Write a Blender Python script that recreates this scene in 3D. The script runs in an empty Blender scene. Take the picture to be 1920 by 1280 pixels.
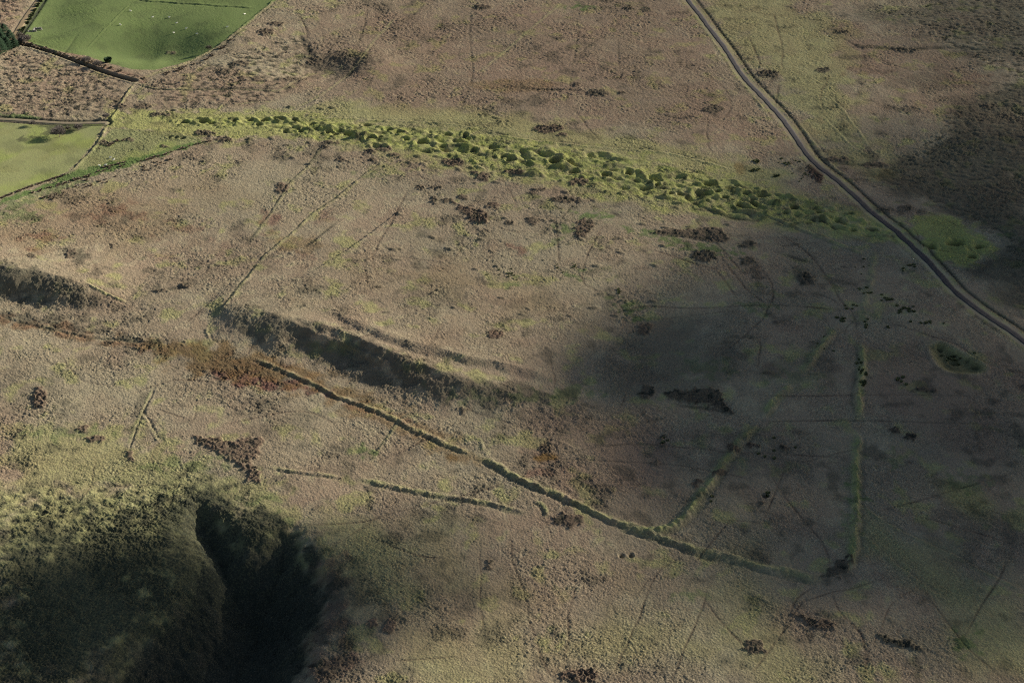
import bpy, bmesh, math, random, numpy as np
from mathutils import Vector, Matrix
random.seed(7); rng = np.random.default_rng(7)
S = bpy.context.scene
COL = S.collection
R = math.radians

# ------------------------------------------------------------------ camera
FPX, CX, CY, CAMH, PITCH = 2667.0, 960.0, 640.0, 404.0, R(35.8)
cd = bpy.data.cameras.new('camera'); cam = bpy.data.objects.new('camera', cd); COL.objects.link(cam)
cam.location = (0, 0, CAMH); cam.rotation_euler = (R(90) - PITCH, 0, 0)
cd.sensor_width = 36; cd.lens = 36 * FPX / 1920; cd.clip_start = 1; cd.clip_end = 30000
S.camera = cam
# ------------------------------------------------------------------ light
SUN_EL = 19.5; SUN_AZ = math.degrees(math.atan2(.92, .38))
SD = np.array([math.sin(R(SUN_AZ)) * math.cos(R(SUN_EL)), math.cos(R(SUN_AZ)) * math.cos(R(SUN_EL)), math.sin(R(SUN_EL))])
w = bpy.data.worlds.new('World'); S.world = w; w.use_nodes = True
nt = w.node_tree; sky = nt.nodes.new('ShaderNodeTexSky'); sky.sky_type = 'NISHITA'; sky.sun_disc = False
sky.sun_elevation = R(SUN_EL); sky.sun_rotation = R(SUN_AZ)
bg = nt.nodes['Background']; nt.links.new(sky.outputs[0], bg.inputs[0]); bg.inputs[1].default_value = 0.05
sl = bpy.data.lights.new('sun', 'SUN'); sl.energy = 5.0; sl.angle = R(.5); sl.color = (1, .93, .80)
so = bpy.data.objects.new('sun', sl); COL.objects.link(so)
so.rotation_euler = Vector(SD.tolist()).to_track_quat('Z', 'Y').to_euler()
S.view_settings.view_transform = 'Standard'; S.view_settings.look = 'None'
S.view_settings.exposure = 1.04; S.view_settings.gamma = 1; S.view_settings.use_curve_mapping = False
S.cycles.use_denoising = False; S.cycles.filter_width = 1.15; S.cycles.sample_clamp_indirect = 2.0; S.cycles.max_bounces = 3; S.cycles.diffuse_bounces = 1; S.cycles.volume_bounces = 0; S.cycles.transparent_max_bounces = 6

# ------------------------------------------------------------------ pixel (1920 x 1280) -> ground
cp, sp = math.cos(PITCH), math.sin(PITCH)
def ray(px, py):
    px = np.asarray(px, float); py = np.asarray(py, float)
    u = (px - CX) / FPX; v = (CY - py) / FPX
    return u, cp + v * sp, -sp + v * cp
def at_z(px, py, z=0.0):
    dx, dy, dz = ray(px, py); t = (z - CAMH) / dz
    return dx * t, dy * t
# ------------------------------------------------------------------ ground grid
ND, NR = 1090, 1120
yy = [318.0]
while yy[-1] < 1085:
    yy.append(yy[-1] + 0.40 + (yy[-1] - 318) / 767 * 0.62)
yd = np.array(yy)
yo = np.array([-6000, -3000, -1500, -700, -300, -60, 60, 130, 180, 220, 250, 270, 285, 296, 304, 310, 314.5])
yu = yd[-1] + np.array([2, 5, 10, 18, 30, 50, 80, 130, 200, 320, 500, 800, 1300, 2200, 4000, 7000, 12000])
ys = np.concatenate([yo, yd, yu]).astype(np.float64)
td = np.linspace(-1, 1, ND)
to = 1 + np.array([.003, .008, .018, .035, .06, .1, .17, .3, .5, .9, 1.6, 3, 6, 12])
ts = np.concatenate([-to[::-1], td, to])
def hw(y):
    y = np.maximum(np.asarray(y, float), 318)
    return 0.36 * (y * cp + CAMH * sp) * 1.09
X = (ts[None, :] * hw(ys)[:, None]).astype(np.float32)
Y = np.repeat(ys[:, None], len(ts), 1).astype(np.float32)
NRW, NCL = X.shape
print('grid', NRW, NCL, NRW * NCL)

# ------------------------------------------------------------------ noise
def perlin(x, y, seed=0):
    r = np.random.default_rng(1000 + seed); p = r.permutation(256).astype(np.int32)
    a = r.random(256) * 2 * np.pi; gx = np.cos(a).astype(np.float32); gy = np.sin(a).astype(np.float32)
    xf = np.floor(x); yf = np.floor(y); xi = xf.astype(np.int32); yi = yf.astype(np.int32)
    fx = (x - xf).astype(np.float32); fy = (y - yf).astype(np.float32)
    u = fx * fx * fx * (fx * (fx * 6 - 15) + 10); v = fy * fy * fy * (fy * (fy * 6 - 15) + 10)
    def g(i, j, ax, ay):
        h = p[(p[i & 255] + j) & 255]
        return gx[h] * ax + gy[h] * ay
    a0 = g(xi, yi, fx, fy); a1 = g(xi + 1, yi, fx - 1, fy); b0 = g(xi, yi + 1, fx, fy - 1); b1 = g(xi + 1, yi + 1, fx - 1, fy - 1)
    return ((a0 + u * (a1 - a0)) * (1 - v) + (b0 + u * (b1 - b0)) * v) * 1.5
def fbm(x, y, s, seed, o=3):
    t = 0; a = 1; n = 0
    for k in range(o):
        t = t + a * perlin(x / s + 17.3 * k, y / s - 9.1 * k, seed + k); n += a; a *= .5; s *= .5
    return t / n
def sm(t):
    t = np.clip(t, 0, 1); return t * t * (3 - 2 * t)

# ------------------------------------------------------------------ windows, distances
def window(wx, wy, m):
    y0, y1 = min(wy) - m, max(wy) + m
    r0 = max(0, np.searchsorted(ys, y0) - 1); r1 = min(NRW, np.searchsorted(ys, y1) + 1)
    if r1 - r0 < 2: return None
    h = np.array([hw(ys[r0]), hw(ys[r1 - 1])])
    x0, x1 = min(wx) - m, max(wx) + m
    t0 = min(x0 / h[0], x0 / h[1]); t1 = max(x1 / h[0], x1 / h[1])
    c0 = max(0, np.searchsorted(ts, t0) - 1); c1 = min(NCL, np.searchsorted(ts, t1) + 1)
    if c1 - c0 < 2: return None
    return slice(r0, r1), slice(c0, c1)
def line_dist(wx, wy, m):
    """window, distance, arclength, signed side (+ = left of travel)"""
    wn = window(wx, wy, m)
    if wn is None: return None
    D = np.full(X[wn].shape, 1e9, np.float32); A = np.zeros_like(D); G = np.ones_like(D)
    s0 = 0.0; r0, c0 = wn[0].start, wn[1].start
    for k in range(len(wx) - 1):
        ax, ay, bx, by = wx[k], wy[k], wx[k + 1], wy[k + 1]
        L = math.hypot(bx - ax, by - ay)
        if L < 1e-6: continue
        w2 = window([ax, bx], [ay, by], m)
        if w2 is not None:
            q = (slice(w2[0].start - r0, w2[0].stop - r0), slice(w2[1].start - c0, w2[1].stop - c0))
            px = X[w2] - ax; py = Y[w2] - ay; ux, uy = (bx - ax) / L, (by - ay) / L
            t = np.clip(px * ux + py * uy, 0, L); cr = ux * py - uy * px
            d = np.hypot(px - t * ux, py - t * uy)
            b = d < D[q]
            D[q] = np.where(b, d, D[q]); A[q] = np.where(b, s0 + t, A[q]); G[q] = np.where(b, np.sign(cr), G[q])
        s0 += L
    return wn, D, A, G, s0
def poly_sd(wx, wy, m):
    """signed distance, + inside"""
    wx = list(wx); wy = list(wy)
    wn = window(wx, wy, m)
    if wn is None: return None
    x = X[wn]; y = Y[wn]; ins = np.zeros(x.shape, bool); D = np.full(x.shape, 1e9, np.float32)
    n = len(wx)
    for k in range(n):
        ax, ay, bx, by = wx[k], wy[k], wx[(k + 1) % n], wy[(k + 1) % n]
        if abs(by - ay) > 1e-9:
            c = ((ay > y) != (by > y)) & (x < (bx - ax) * (y - ay) / (by - ay) + ax); ins ^= c
        L = math.hypot(bx - ax, by - ay) or 1e-6; ux, uy = (bx - ax) / L, (by - ay) / L
        t = np.clip((x - ax) * ux + (y - ay) * uy, 0, L)
        D = np.minimum(D, np.hypot(x - ax - t * ux, y - ay - t * uy))
    return wn, np.where(ins, D, -D)
def smooth_pts(p, n=4):
    """Catmull-Rom through the points"""
    p = [np.array(q, float) for q in p]
    if len(p) < 3: return [tuple(q) for q in p]
    P = [2 * p[0] - p[1]] + p + [2 * p[-1] - p[-2]]; o = []
    for i in range(1, len(P) - 2):
        for k in range(n):
            t = k / n
            o.append(.5 * ((2 * P[i]) + (-P[i - 1] + P[i + 1]) * t + (2 * P[i - 1] - 5 * P[i] + 4 * P[i + 1] - P[i + 2]) * t * t + (-P[i - 1] + 3 * P[i] - 3 * P[i + 1] + P[i + 2]) * t ** 3))
    o.append(p[-1]); return [tuple(q) for q in o]

# ------------------------------------------------------------------ stage 1: the lie of the land
Z = np.zeros_like(X)
n150 = fbm(X, Y, 170, 1, 2)
Z += 2.6 * n150
def scarp(pts, H, Hs, w, back):
    p = [at_z(a, b, H * h) for (a, b), h in zip(pts, Hs)]
    i0 = np.linspace(0, len(p) - 1, (len(p) - 1) * 5 + 1); Hs = np.interp(i0, range(len(Hs)), Hs); p = smooth_pts(p, 5)
    wx = [float(q[0]) for q in p]; wy = [float(q[1]) for q in p]
    res = line_dist(wx, wy, max(back * 2.6, w) + 5)
    wn, D, A, G, L = res
    sl_ = np.concatenate([[0], np.cumsum(np.hypot(np.diff(wx), np.diff(wy)))])
    h = H * np.interp(A, sl_, Hs)
    x, y = X[wn], Y[wn]
    ww = w * (1 + .25 * perlin(x / 22, y / 22, 61))
    D2 = np.maximum(D + .9 * perlin(x / 5, y / 5, 62) + 1.6 * perlin(x / 14, y / 14, 64) + 2.5 * perlin(x / 35, y / 35, 63), 0)
    e = np.clip(1 - D / (back * 2.6), 0, 1)
    up = np.exp(-D / back) * sm(e * 3)
    dn = 1 - sm(D2 / ww)
    Z[wn] += (h * np.where(G > 0, up, dn)).astype(np.float32)
    return wn, D, A, G
# scarps run left to right, their high ground is behind (left of travel)
SC = scarp([(395, 560), (428, 566), (470, 580), (520, 592), (580, 606), (650, 626), (720, 652), (790, 682), (860, 702), (940, 715), (1010, 724), (1090, 742), (1200, 772)],
           6.5, [0, .35, .8, 1, .95, .9, .9, .8, .7, .6, .45, .25, 0], 25, 60)
scarp([(600, 585), (680, 622), (760, 652), (840, 672), (930, 690), (1010, 705), (1060, 720)], 2.2, [0, .8, 1, 1, .9, .6, 0], 7, 14)
scarp([(560, 612), (640, 640), (720, 672), (800, 703), (880, 726), (980, 742)], 1.7, [0, .9, 1, 1, .8, 0], 6, 8)
scarp([(500, 605), (560, 628), (640, 656), (720, 690), (800, 722), (900, 748)], 1.2, [0, .9, 1, 1, .8, 0], 5, 6)
scarp([(1500, 395), (1560, 300), (1600, 255)], .1, [0, 1, 0], 6, 8)
SC2 = scarp([(-90, 480), (-30, 492), (30, 503), (70, 505), (110, 517), (150, 528), (195, 542), (240, 560)], 8.5, [.6, .9, 1, 1, .95, .75, .4, 0], 20, 40)
def gauss(px, py, rx, ry, a, ang=0.0):
    x0, y0 = at_z(px, py); c, s = math.cos(ang), math.sin(ang)
    dx = X - x0; dy = Y - y0
    Z[...] += (a * np.exp(-((dx * c + dy * s) / rx) ** 2 - ((-dx * s + dy * c) / ry) ** 2)).astype(np.float32)
gauss(255, 84, 34, 22, -7.0); gauss(340, 88, 26, 26, -4.2); gauss(300, 92, 6, 20, 1.2); gauss(400, 75, 30, 40, 3); gauss(90, 25, 22, 30, -3.5); gauss(185, 60, 20, 30, 2)
gauss(600, 125, 26, 18, -4); gauss(690, 120, 22, 22, 2.5); gauss(1240, 650, 34, 40, -4); gauss(1330, 640, 40, 50, 4.5)
gauss(1720, 300, 50, 50, -4)
# the deep stream hollow, bottom left
hp = [(352, 965), (372, 940), (395, 958), (425, 982), (470, 1010), (505, 1005), (520, 992), (545, 992), (565, 1010), (598, 1050), (615, 1085), (618, 1130),
      (598, 1190), (580, 1260), (560, 1440), (60, 1460), (170, 1270), (270, 1180), (330, 1110), (350, 1040)]
hx, hy = at_z([a for a, b in hp], [b for a, b in hp])
wn, sd = poly_sd(hx, hy, 30)
x_, y_ = X[wn], Y[wn]
sdn = sd + 3 * perlin(x_ / 20, y_ / 20, 71) + 1.6 * perlin(x_ / 7, y_ / 7, 72)
sdn = sdn + 1.2 * perlin(x_ / 3.2, y_ / 3.2, 73)
hollow_w = sm((sdn + 6) / 42)
Z[wn] += (-26 * hollow_w - .5 * sm((sdn + 2) / 8)).astype(np.float32)
HOL = (wn, hollow_w)
Z += (.30 * fbm(X, Y, 24, 5, 2)).astype(np.float32)

def zat(x, y):
    x = np.atleast_1d(np.asarray(x, float)); y = np.atleast_1d(np.asarray(y, float))
    i = np.clip(np.searchsorted(ys, y) - 1, 0, NRW - 2); t = x / hw(y)
    j = np.clip(np.searchsorted(ts, t) - 1, 0, NCL - 2)
    fy = np.clip((y - ys[i]) / (ys[i + 1] - ys[i]), 0, 1); fx = np.clip((t - ts[j]) / (ts[j + 1] - ts[j]), 0, 1)
    return (Z[i, j] * (1 - fx) + Z[i, j + 1] * fx) * (1 - fy) + (Z[i + 1, j] * (1 - fx) + Z[i + 1, j + 1] * fx) * fy
def at(px, py):
    px = np.atleast_1d(np.asarray(px, float)); py = np.atleast_1d(np.asarray(py, float)); z = np.zeros(len(px))
    for _ in range(14):
        x, y = at_z(px, py, z); z = .5 * z + .5 * zat(x, y)
    return x, y
def W(pts, smooth=True):
    if smooth: pts = smooth_pts(pts)
    x, y = at([p[0] for p in pts], [p[1] for p in pts])
    return [float(v) for v in x], [float(v) for v in y]

# ------------------------------------------------------------------ vegetation masks
M = {k: np.zeros_like(X) for k in 'GYROPDKT'}     # green, moss, red, orange, pale, dark (plants, some painted shade), soil, tussock height
def put(k, wn, v):
    M[k][wn] = np.maximum(M[k][wn], v.astype(np.float32))
def fade(keys, wn, v):
    for k in keys: M[k][wn] *= (1 - v).astype(np.float32)
ID = np.zeros(X.shape, np.int16); REG = {0: None}
def region(wn, mask, name, label=None, cat=None, kind=None, group=None):
    i = len(REG); REG[i] = (name, label, cat, kind, group)
    ID[wn] = np.where(mask, i, ID[wn]); return i
def blotch(k, pts, feather=6, na=6, amp=1, ns=14, seed=3):
    """soft vegetation area from a pixel polygon"""
    wx, wy = W(pts); r = poly_sd(wx, wy, feather + na)
    if r is None: return
    wn, sd = r; x, y = X[wn], Y[wn]
    n = fbm(x, y, ns, seed, 3)
    put(k, wn, amp * sm((sd + na * n * 1.6) / feather + .3))
    return wn, sd
def ell(px, py, rx, ry, n=12):
    return [(px + rx * math.cos(a), py + ry * math.sin(a)) for a in np.linspace(0, 2 * np.pi, n, endpoint=False)]

n60 = fbm(X, Y, 60, 21, 3); n20 = fbm(X, Y, 20, 25, 3); n8 = fbm(X, Y, 8, 31, 3); n9b = fbm(X, Y, 11, 35, 3)
M['T'][...] = 1.0
# natural variety of the moor
M['R'][...] = .16 * sm((n20 + n60 * .8 - .15) * 2.4)
M['D'][...] = .42 * sm((n9b + n60 * .6 - .16) * 2.6)
M['Y'][...] = .42 * sm((-n20 + n8 * .6 - .15) * 2.5)
M['P'][...] = .45 * sm((n8 - n60 * .7 - .02) * 2.2)

# upper moor pinker, right moor darker
def wash(k, pts, amp, feather=45, na=25, ns=40, seed=9): blotch(k, pts, feather, na, amp, ns, seed)
wash('R', [(560, 60), (700, 0), (1290, -20), (1400, 180), (1470, 270), (1300, 275), (1100, 240), (900, 230), (640, 190), (560, 120)], .30)
wash('R', [(0, 90), (60, 95), (240, 150), (200, 220), (0, 215)], .22, 10, 6)
wash('R', [(270, 160), (380, 120), (560, 140), (600, 60), (640, 120), (520, 185), (300, 210)], .28, 12, 8)
wash('R', [(-30, -20), (60, -20), (20, 60), (-30, 60)], .34, 12, 8)
wash('R', [(980, 760), (1180, 770), (1280, 880), (1200, 960), (1050, 900), (960, 850)], .34, 40, 30)
wash('R', [(860, 960), (1100, 1000), (1250, 1080), (1000, 1200), (860, 1100)], .22, 40, 30)
wash('R', [(1600, 640), (1900, 640), (1950, 900), (1700, 900)], .28, 40, 30)
wash('R', [(1560, 40), (1750, 60), (1860, 140), (1880, 260), (1700, 180), (1540, 110)], .28, 25, 20)
wash('D', [(1590, 330), (1730, 260), (1780, 190), (1960, 170), (1960, 640), (1870, 560), (1800, 500), (1850, 450), (1760, 400), (1680, 360)], .62, 22, 18, 30)
wash('D', [(1620, 20), (1760, -20), (1960, -20), (1960, 110), (1800, 100), (1700, 60)], .40, 25, 25, 30)
wash('D', [(1180, 560), (1320, 600), (1360, 700), (1280, 760), (1170, 740), (1120, 660)], .35, 25, 25, 30)
wash('P', [(0, 620), (200, 660), (320, 700), (300, 790), (0, 780)], .45, 30, 20)
wash('P', [(820, 380), (1100, 400), (1250, 520), (1000, 560), (860, 470)], .34, 40, 30)
wash('P', [(150, 300), (560, 260), (760, 330), (600, 420), (300, 400)], .30, 30, 20)
wash('P', [(560, 640), (700, 750), (620, 880), (480, 850), (540, 760)], .25, 30, 20)
wash('Y', [(1310, 0), (1400, -20), (1600, 60), (1600, 200), (1680, 330), (1560, 300), (1440, 160), (1360, 90)], .35, 20, 20, 18)
wash('Y', [(600, 190), (900, 200), (1100, 240), (1400, 300), (1480, 330), (1400, 345), (1000, 275), (640, 232), (540, 215)], .42, 14, 10, 16)
wash('Y', [(600, 960), (900, 1000), (880, 1130), (700, 1120), (620, 1040)], .38, 40, 30)
wash('Y', [(700, 1120), (1100, 1150), (1400, 1100), (1500, 1290), (700, 1290)], .30, 50, 40)
wash('Y', [(205, 205), (340, 205), (620, 215), (640, 250), (420, 262), (330, 262), (205, 240)], .7, 8, 9, 9, 57)
wash('P', [(205, 205), (340, 205), (620, 215), (640, 250), (420, 262), (330, 262), (205, 240)], .4, 8, 9, 7, 58)
wash('Y', [(0, 800), (200, 800), (330, 850), (470, 890), (600, 960), (560, 1010), (350, 950), (0, 930)], .36, 12, 14, 10)
wash('Y', [(1760, 880), (1900, 940), (1850, 980), (1740, 920)], .5, 15, 12)
wash('Y', [(1600, 960), (1700, 1010), (1920, 1100), (1960, 1290), (1780, 1250), (1700, 1120)], .35, 25, 20)
wash('O', [(660, 480), (880, 500), (1150, 600), (1100, 640), (900, 560), (700, 560)], .26, 40, 30)
wash('O', [(0, 380), (350, 330), (420, 380), (300, 470), (0, 460)], .24, 40, 30)
# dark vegetation, with shade painted in, on the scarps and in the hollow
wash('D', [(420, 575), (520, 590), (650, 625), (860, 700), (1080, 735), (1060, 765), (880, 765), (700, 720), (520, 650), (430, 610)], .5, 9, 12, 9, 13)  # scarp face turned from the sun, its shade deepened in the colour
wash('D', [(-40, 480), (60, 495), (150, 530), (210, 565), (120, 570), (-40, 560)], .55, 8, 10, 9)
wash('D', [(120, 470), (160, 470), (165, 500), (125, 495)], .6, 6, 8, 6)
wash('D', [(560, 100), (700, 100), (690, 135), (590, 135)], .5, 10, 10, 9)
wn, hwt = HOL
put('D', wn, .97 * sm(hwt * 5.0 + .5 * n8[wn] - .1)); M['Y'][wn] *= (1 - hwt * .8)  # hollow floor: dark plants plus its shade painted into the mask
wash('D', [(340, 880), (430, 930), (520, 970), (600, 1040), (660, 1100), (600, 1130), (500, 1110), (360, 1000)], .85, 12, 14, 10)  # spreads the painted shade of the hollow over the spur
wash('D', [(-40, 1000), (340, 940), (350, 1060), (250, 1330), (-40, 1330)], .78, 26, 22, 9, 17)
wash('G', [(-40, 930), (340, 900), (560, 990), (620, 1100), (500, 1330), (-40, 1330)], .22, 26, 22, 8, 37)
wash('Y', [(-40, 900), (340, 900), (560, 990), (600, 1060), (350, 1230), (-40, 1330)], .42, 26, 22, 10, 47)
wash('D', [(300, 930), (440, 930), (460, 1290), (250, 1290)], .8, 14, 14, 9, 23)  # left slope darkened in colour to carry the shade further
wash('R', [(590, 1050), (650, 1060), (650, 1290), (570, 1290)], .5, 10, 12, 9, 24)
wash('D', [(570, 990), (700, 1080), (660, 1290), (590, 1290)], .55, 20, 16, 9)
for p in [(520, 790, 80, 40), (60, 730, 70, 40), (640, 860, 50, 30), (880, 1110, 120, 30), (1400, 860, 120, 50), (1480, 690, 90, 30), (430, 500, 70, 20),
          (800, 560, 100, 30), (1000, 560, 60, 25), (560, 1180, 30, 50), (1830, 1000, 90, 60), (1740, 150, 80, 30)]:
    wash('D', ell(*p), .28, 20, 18, 11, 19)
# red and orange bog ground
bog = [(280, 640), (330, 636), (400, 640), (470, 658), (540, 680), (610, 705), (690, 745), (680, 765), (610, 745), (520, 720), (420, 712), (340, 690), (290, 665)]
blotch('O', bog, 9, 10, .72, 9)
blotch('O', [(430, 645), (520, 665), (640, 710), (760, 770), (860, 825), (840, 840), (720, 790), (600, 735)], 9, 10, .5, 9)
blotch('D', bog, 9, 12, .3, 7, 5)
blotch('R', [(390, 690), (470, 690), (560, 710), (640, 745), (560, 735), (470, 725), (400, 708)], 6, 7, .95, 8)
blotch('R', [(430, 665), (520, 690), (620, 728), (760, 800), (740, 800), (620, 745), (500, 705), (430, 690)], 7, 10, .7, 8)
blotch('R', [(0, 590), (90, 600), (200, 630), (290, 650), (280, 662), (180, 640), (80, 618), (0, 610)], 6, 7, .6, 9)
blotch('D', [(0, 583), (90, 592), (200, 620), (300, 640), (290, 655), (180, 636), (80, 612), (0, 604)], 5, 8, .55, 7)
blotch('O', [(-10, 592), (90, 602), (200, 628), (330, 640), (330, 660), (180, 645), (80, 622), (-10, 612)], 6, 8, .4, 9)
blotch('O', [(640, 730), (760, 790), (900, 850), (880, 870), (740, 810), (620, 755)], 6, 8, .5, 10)
for (a, b, c, d, s) in [(215, 398, 55, 14, .8), (80, 450, 30, 18, .8), (330, 430, 28, 8, .6), (510, 420, 18, 22, .85), (960, 464, 26, 8, .9), (565, 478, 12, 6, .7), (620, 410, 22, 9, .55),
                        (1010, 852, 36, 12, .6), (1000, 884, 26, 7, .8), (300, 470, 25, 8, .5), (1440, 690, 30, 15, .4), (420, 460, 24, 9, .4), (1460, 280, 60, 22, .3),
                        (940, 165, 70, 10, .45), (1500, 250, 50, 30, .3), (1630, 130, 50, 18, .5), (1810, 150, 50, 18, .5), (150, 405, 18, 6, .5)]:
    blotch('R', ell(a, b, c, d), 11, 13, s * .75, 10, int(a))
for (a, b, c, d, s) in [(1020, 858, 15, 8, 1), (850, 857, 24, 9, .8), (440, 225, 12, 5, .6), (560, 458, 50, 16, .4), (1390, 316, 16, 12, .55), (1660, 330, 20, 12, .4), (960, 160, 90, 14, .35)]:
    blotch('O', ell(a, b, c, d), 5, 5, s, 8, int(a))
# bright green flushes
for pts, s in [(ell(1110, 405, 38, 7), .95), (ell(1066, 430, 18, 10), .85), ([(1170, 425), (1225, 435), (1300, 452), (1380, 468), (1360, 478), (1280, 465), (1200, 440)], .85),
               ([(1145, 560), (1175, 570), (1212, 598), (1200, 605), (1170, 590)], .9), (ell(685, 843, 16, 11), .8), (ell(1090, 14, 22, 5), .9), (ell(955, 527, 16, 6), .6),
               (ell(1083, 515, 16, 6), .8), (ell(1045, 450, 10, 6), .5), (ell(1420, 575, 26, 10), .55), (ell(1325, 690, 45, 18), .45), (ell(1075, 735, 42, 16), .6), (ell(1500, 710, 60, 18), .35),
               (ell(1810, 1205, 22, 18), .8), (ell(1300, 1120, 22, 10), .55), (ell(1890, 443, 12, 8), .8), ([(1600, 890), (1612, 900), (1614, 960), (1604, 990), (1598, 950)], .8),
               (ell(1675, 865, 14, 10), .5), (ell(1820, 910, 40, 18), .45), (ell(420, 845, 16, 9), .6), (ell(120, 815, 80, 8), .5), (ell(350, 870, 90, 12), .5),
               (ell(470, 935, 60, 8), .55), (ell(530, 975, 30, 8), .5), (ell(700, 325, 30, 6), .5), (ell(1620, 595, 26, 10), .4), (ell(1300, 745, 60, 12), .3),
               (ell(340, 1010, 12, 30), .4), (ell(40, 405, 50, 12), .6), (ell(880, 745, 40, 10), .5), (ell(990, 745, 50, 9), .6)]:
    blotch('G', pts, 7, 9, s * .85, 5, int(pts[0][0]))
# ------------------------------------------------------------------ pastures
def pasture(pts, amp, label, rough=.15, name='pasture', yel=.5):
    wx, wy = W(pts, False); wn, sd = poly_sd(wx, wy, 6); x, y = X[wn], Y[wn]
    v = sm((sd + .8 * perlin(x / 4, y / 4, 81)) / 1.6 + .4)
    fade('RODPKY', wn, v)
    put('G', wn, amp * v); M['T'][wn] *= (1 - (1 - rough) * v)
    put('Y', wn, v * yel * (.45 + .55 * sm((fbm(x, y, 28, 83, 3) + .1) * 2))); put('D', wn, v * .24 * sm((fbm(x, y, 16, 87, 3)) * 2.4)); put('P', wn, v * .3 * sm((fbm(x, y, 9, 86, 3) - .1) * 3)); put('O', wn, v * .2 * sm((fbm(x, y, 22, 85, 3) - .1) * 3))
    region(wn, sd > 0, name, None, None, 'structure')
    return wn, sd
F1 = [(82, -30), (560, -30), (520, 0), (495, 18), (460, 48), (420, 80), (375, 105), (330, 122), (290, 132), (245, 130), (200, 118), (165, 106), (110, 97), (62, 84), (36, 67), (60, 30)]
pasture(F1, .85, '', .3)
F2 = [(-40, 226), (0, 228), (100, 233), (196, 230), (175, 270), (150, 300), (125, 324), (60, 348), (0, 370), (-40, 385)]
w2, s2 = pasture(F2, .42, '', .2, yel=.95); put('P', w2, .3 * (s2 > 0) * sm(n20[w2] * 2 + .6))
F3 = [(212, 240), (330, 250), (385, 262), (350, 275), (280, 294), (200, 314), (134, 326), (160, 296), (190, 262)]
w3, s3 = pasture(F3, .38, '', .9, 'rough_pasture', .8); put('P', w3, .55 * (s3 > 0) * sm(n8[w3] * 2 + .6))
blotch('G', [(135, 320), (200, 305), (280, 288), (370, 264), (380, 270), (280, 300), (200, 324), (140, 338), (60, 364), (0, 385), (0, 375), (60, 354)], 3, 3, .95, 6)
blotch('G', [(0, 214), (60, 214), (70, 224), (0, 224)], 3, 3, .8, 6)
blotch('G', [(0, 385), (120, 345), (150, 345), (60, 380), (0, 410)], 4, 8, .55, 5)
blotch('D', [(50, 232), (120, 234), (170, 234), (150, 246), (110, 250), (40, 266), (45, 258), (90, 246)], 3, 6, .6, 5)

# ------------------------------------------------------------------ the worked ground (lead rake)
rk = [(300, 222), (345, 227), (400, 229), (470, 229), (540, 233), (600, 242), (680, 250), (760, 261), (830, 268), (900, 281), (960, 291), (1030, 302), (1100, 315), (1180, 331), (1260, 348), (1340, 364), (1420, 380), (1500, 396), (1580, 414), (1650, 434), (1700, 452)]
rw = [5, 8, 10, 13, 16, 22, 24, 25, 30, 32, 33, 33, 34, 34, 34, 33, 30, 26, 22, 16, 9]
rx_, ry_ = W(rk, False)
wn, D, A, G, L = line_dist(rx_, ry_, 60)
arc = np.concatenate([[0], np.cumsum(np.hypot(np.diff(rx_), np.diff(ry_)))])
hwid = np.interp(A, arc, [v * .68 for v in rw]); x, y = X[wn], Y[wn]
rb = sm((hwid * 1.5 - D + 7 * perlin(x / 18, y / 18, 97) + 3 * perlin(x / 6, y / 6, 90)) / 9); fade('RDO', wn, rb * .6); put('Y', wn, rb * .62 * (.5 + .6 * sm(fbm(x, y, 9, 89, 3) * 2 + .5)))
rv = sm((hwid - D + 4.5 * perlin(x / 14, y / 14, 91) + 2.5 * perlin(x / 5, y / 5, 92)) / 7 + .2)
fade('RODP', wn, rv * .9)
tone = np.interp(A, arc, np.linspace(1, .75, len(arc)))
put('Y', wn, rv * .85 * tone * (.6 + .6 * sm(fbm(x, y, 5, 94, 3) * 2 + .5))); put('G', wn, rv * .28 * sm((fbm(x, y, 12, 93, 3) + .08) * 3)); M['T'][wn] *= (1 - .12 * rv); put('D', wn, rv * .6 * sm((fbm(x, y, 6, 96, 3) - .08) * 3.5))
put('P', wn, rv * .35 * sm(fbm(x, y, 7, 99, 3) * 3))
region(wn, (hwid - D + 4.5 * perlin(x / 14, y / 14, 91) + 2.5 * perlin(x / 5, y / 5, 92)) > 1, 'quarried_ground', None, None, 'structure')
Z[wn] += (rv * (1.05 * fbm(x, y, 9, 95, 2) + 1.2 * fbm(x, y, 24, 98, 2) * sm(hwid / 14) + .22 * perlin(x / 2.3, y / 2.1, 88))).astype(np.float32)
def bump(wx, wy, rx, ry, h, ang=0., pw=1.0, rim=0., seed=0, gone=True):
    m = max(rx, ry) * (2.1 if rim else 1.5)
    wn = window([wx], [wy], m)
    if wn is None: return None
    dx = X[wn] - wx; dy = Y[wn] - wy; c, s = math.cos(ang), math.sin(ang)
    d = np.hypot((dx * c + dy * s) / rx, (-dx * s + dy * c) / ry)
    d = d * (1 + .28 * perlin(X[wn] / (rx * .8), Y[wn] / (rx * .8), 110 + seed % 40))
    p = 1 - sm(d ** pw)
    Z[wn] += (h * p + rim * np.exp(-((d - 1.15) / .3) ** 2)).astype(np.float32)
    return wn, p, d
sl_arc = arc[-1]
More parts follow.
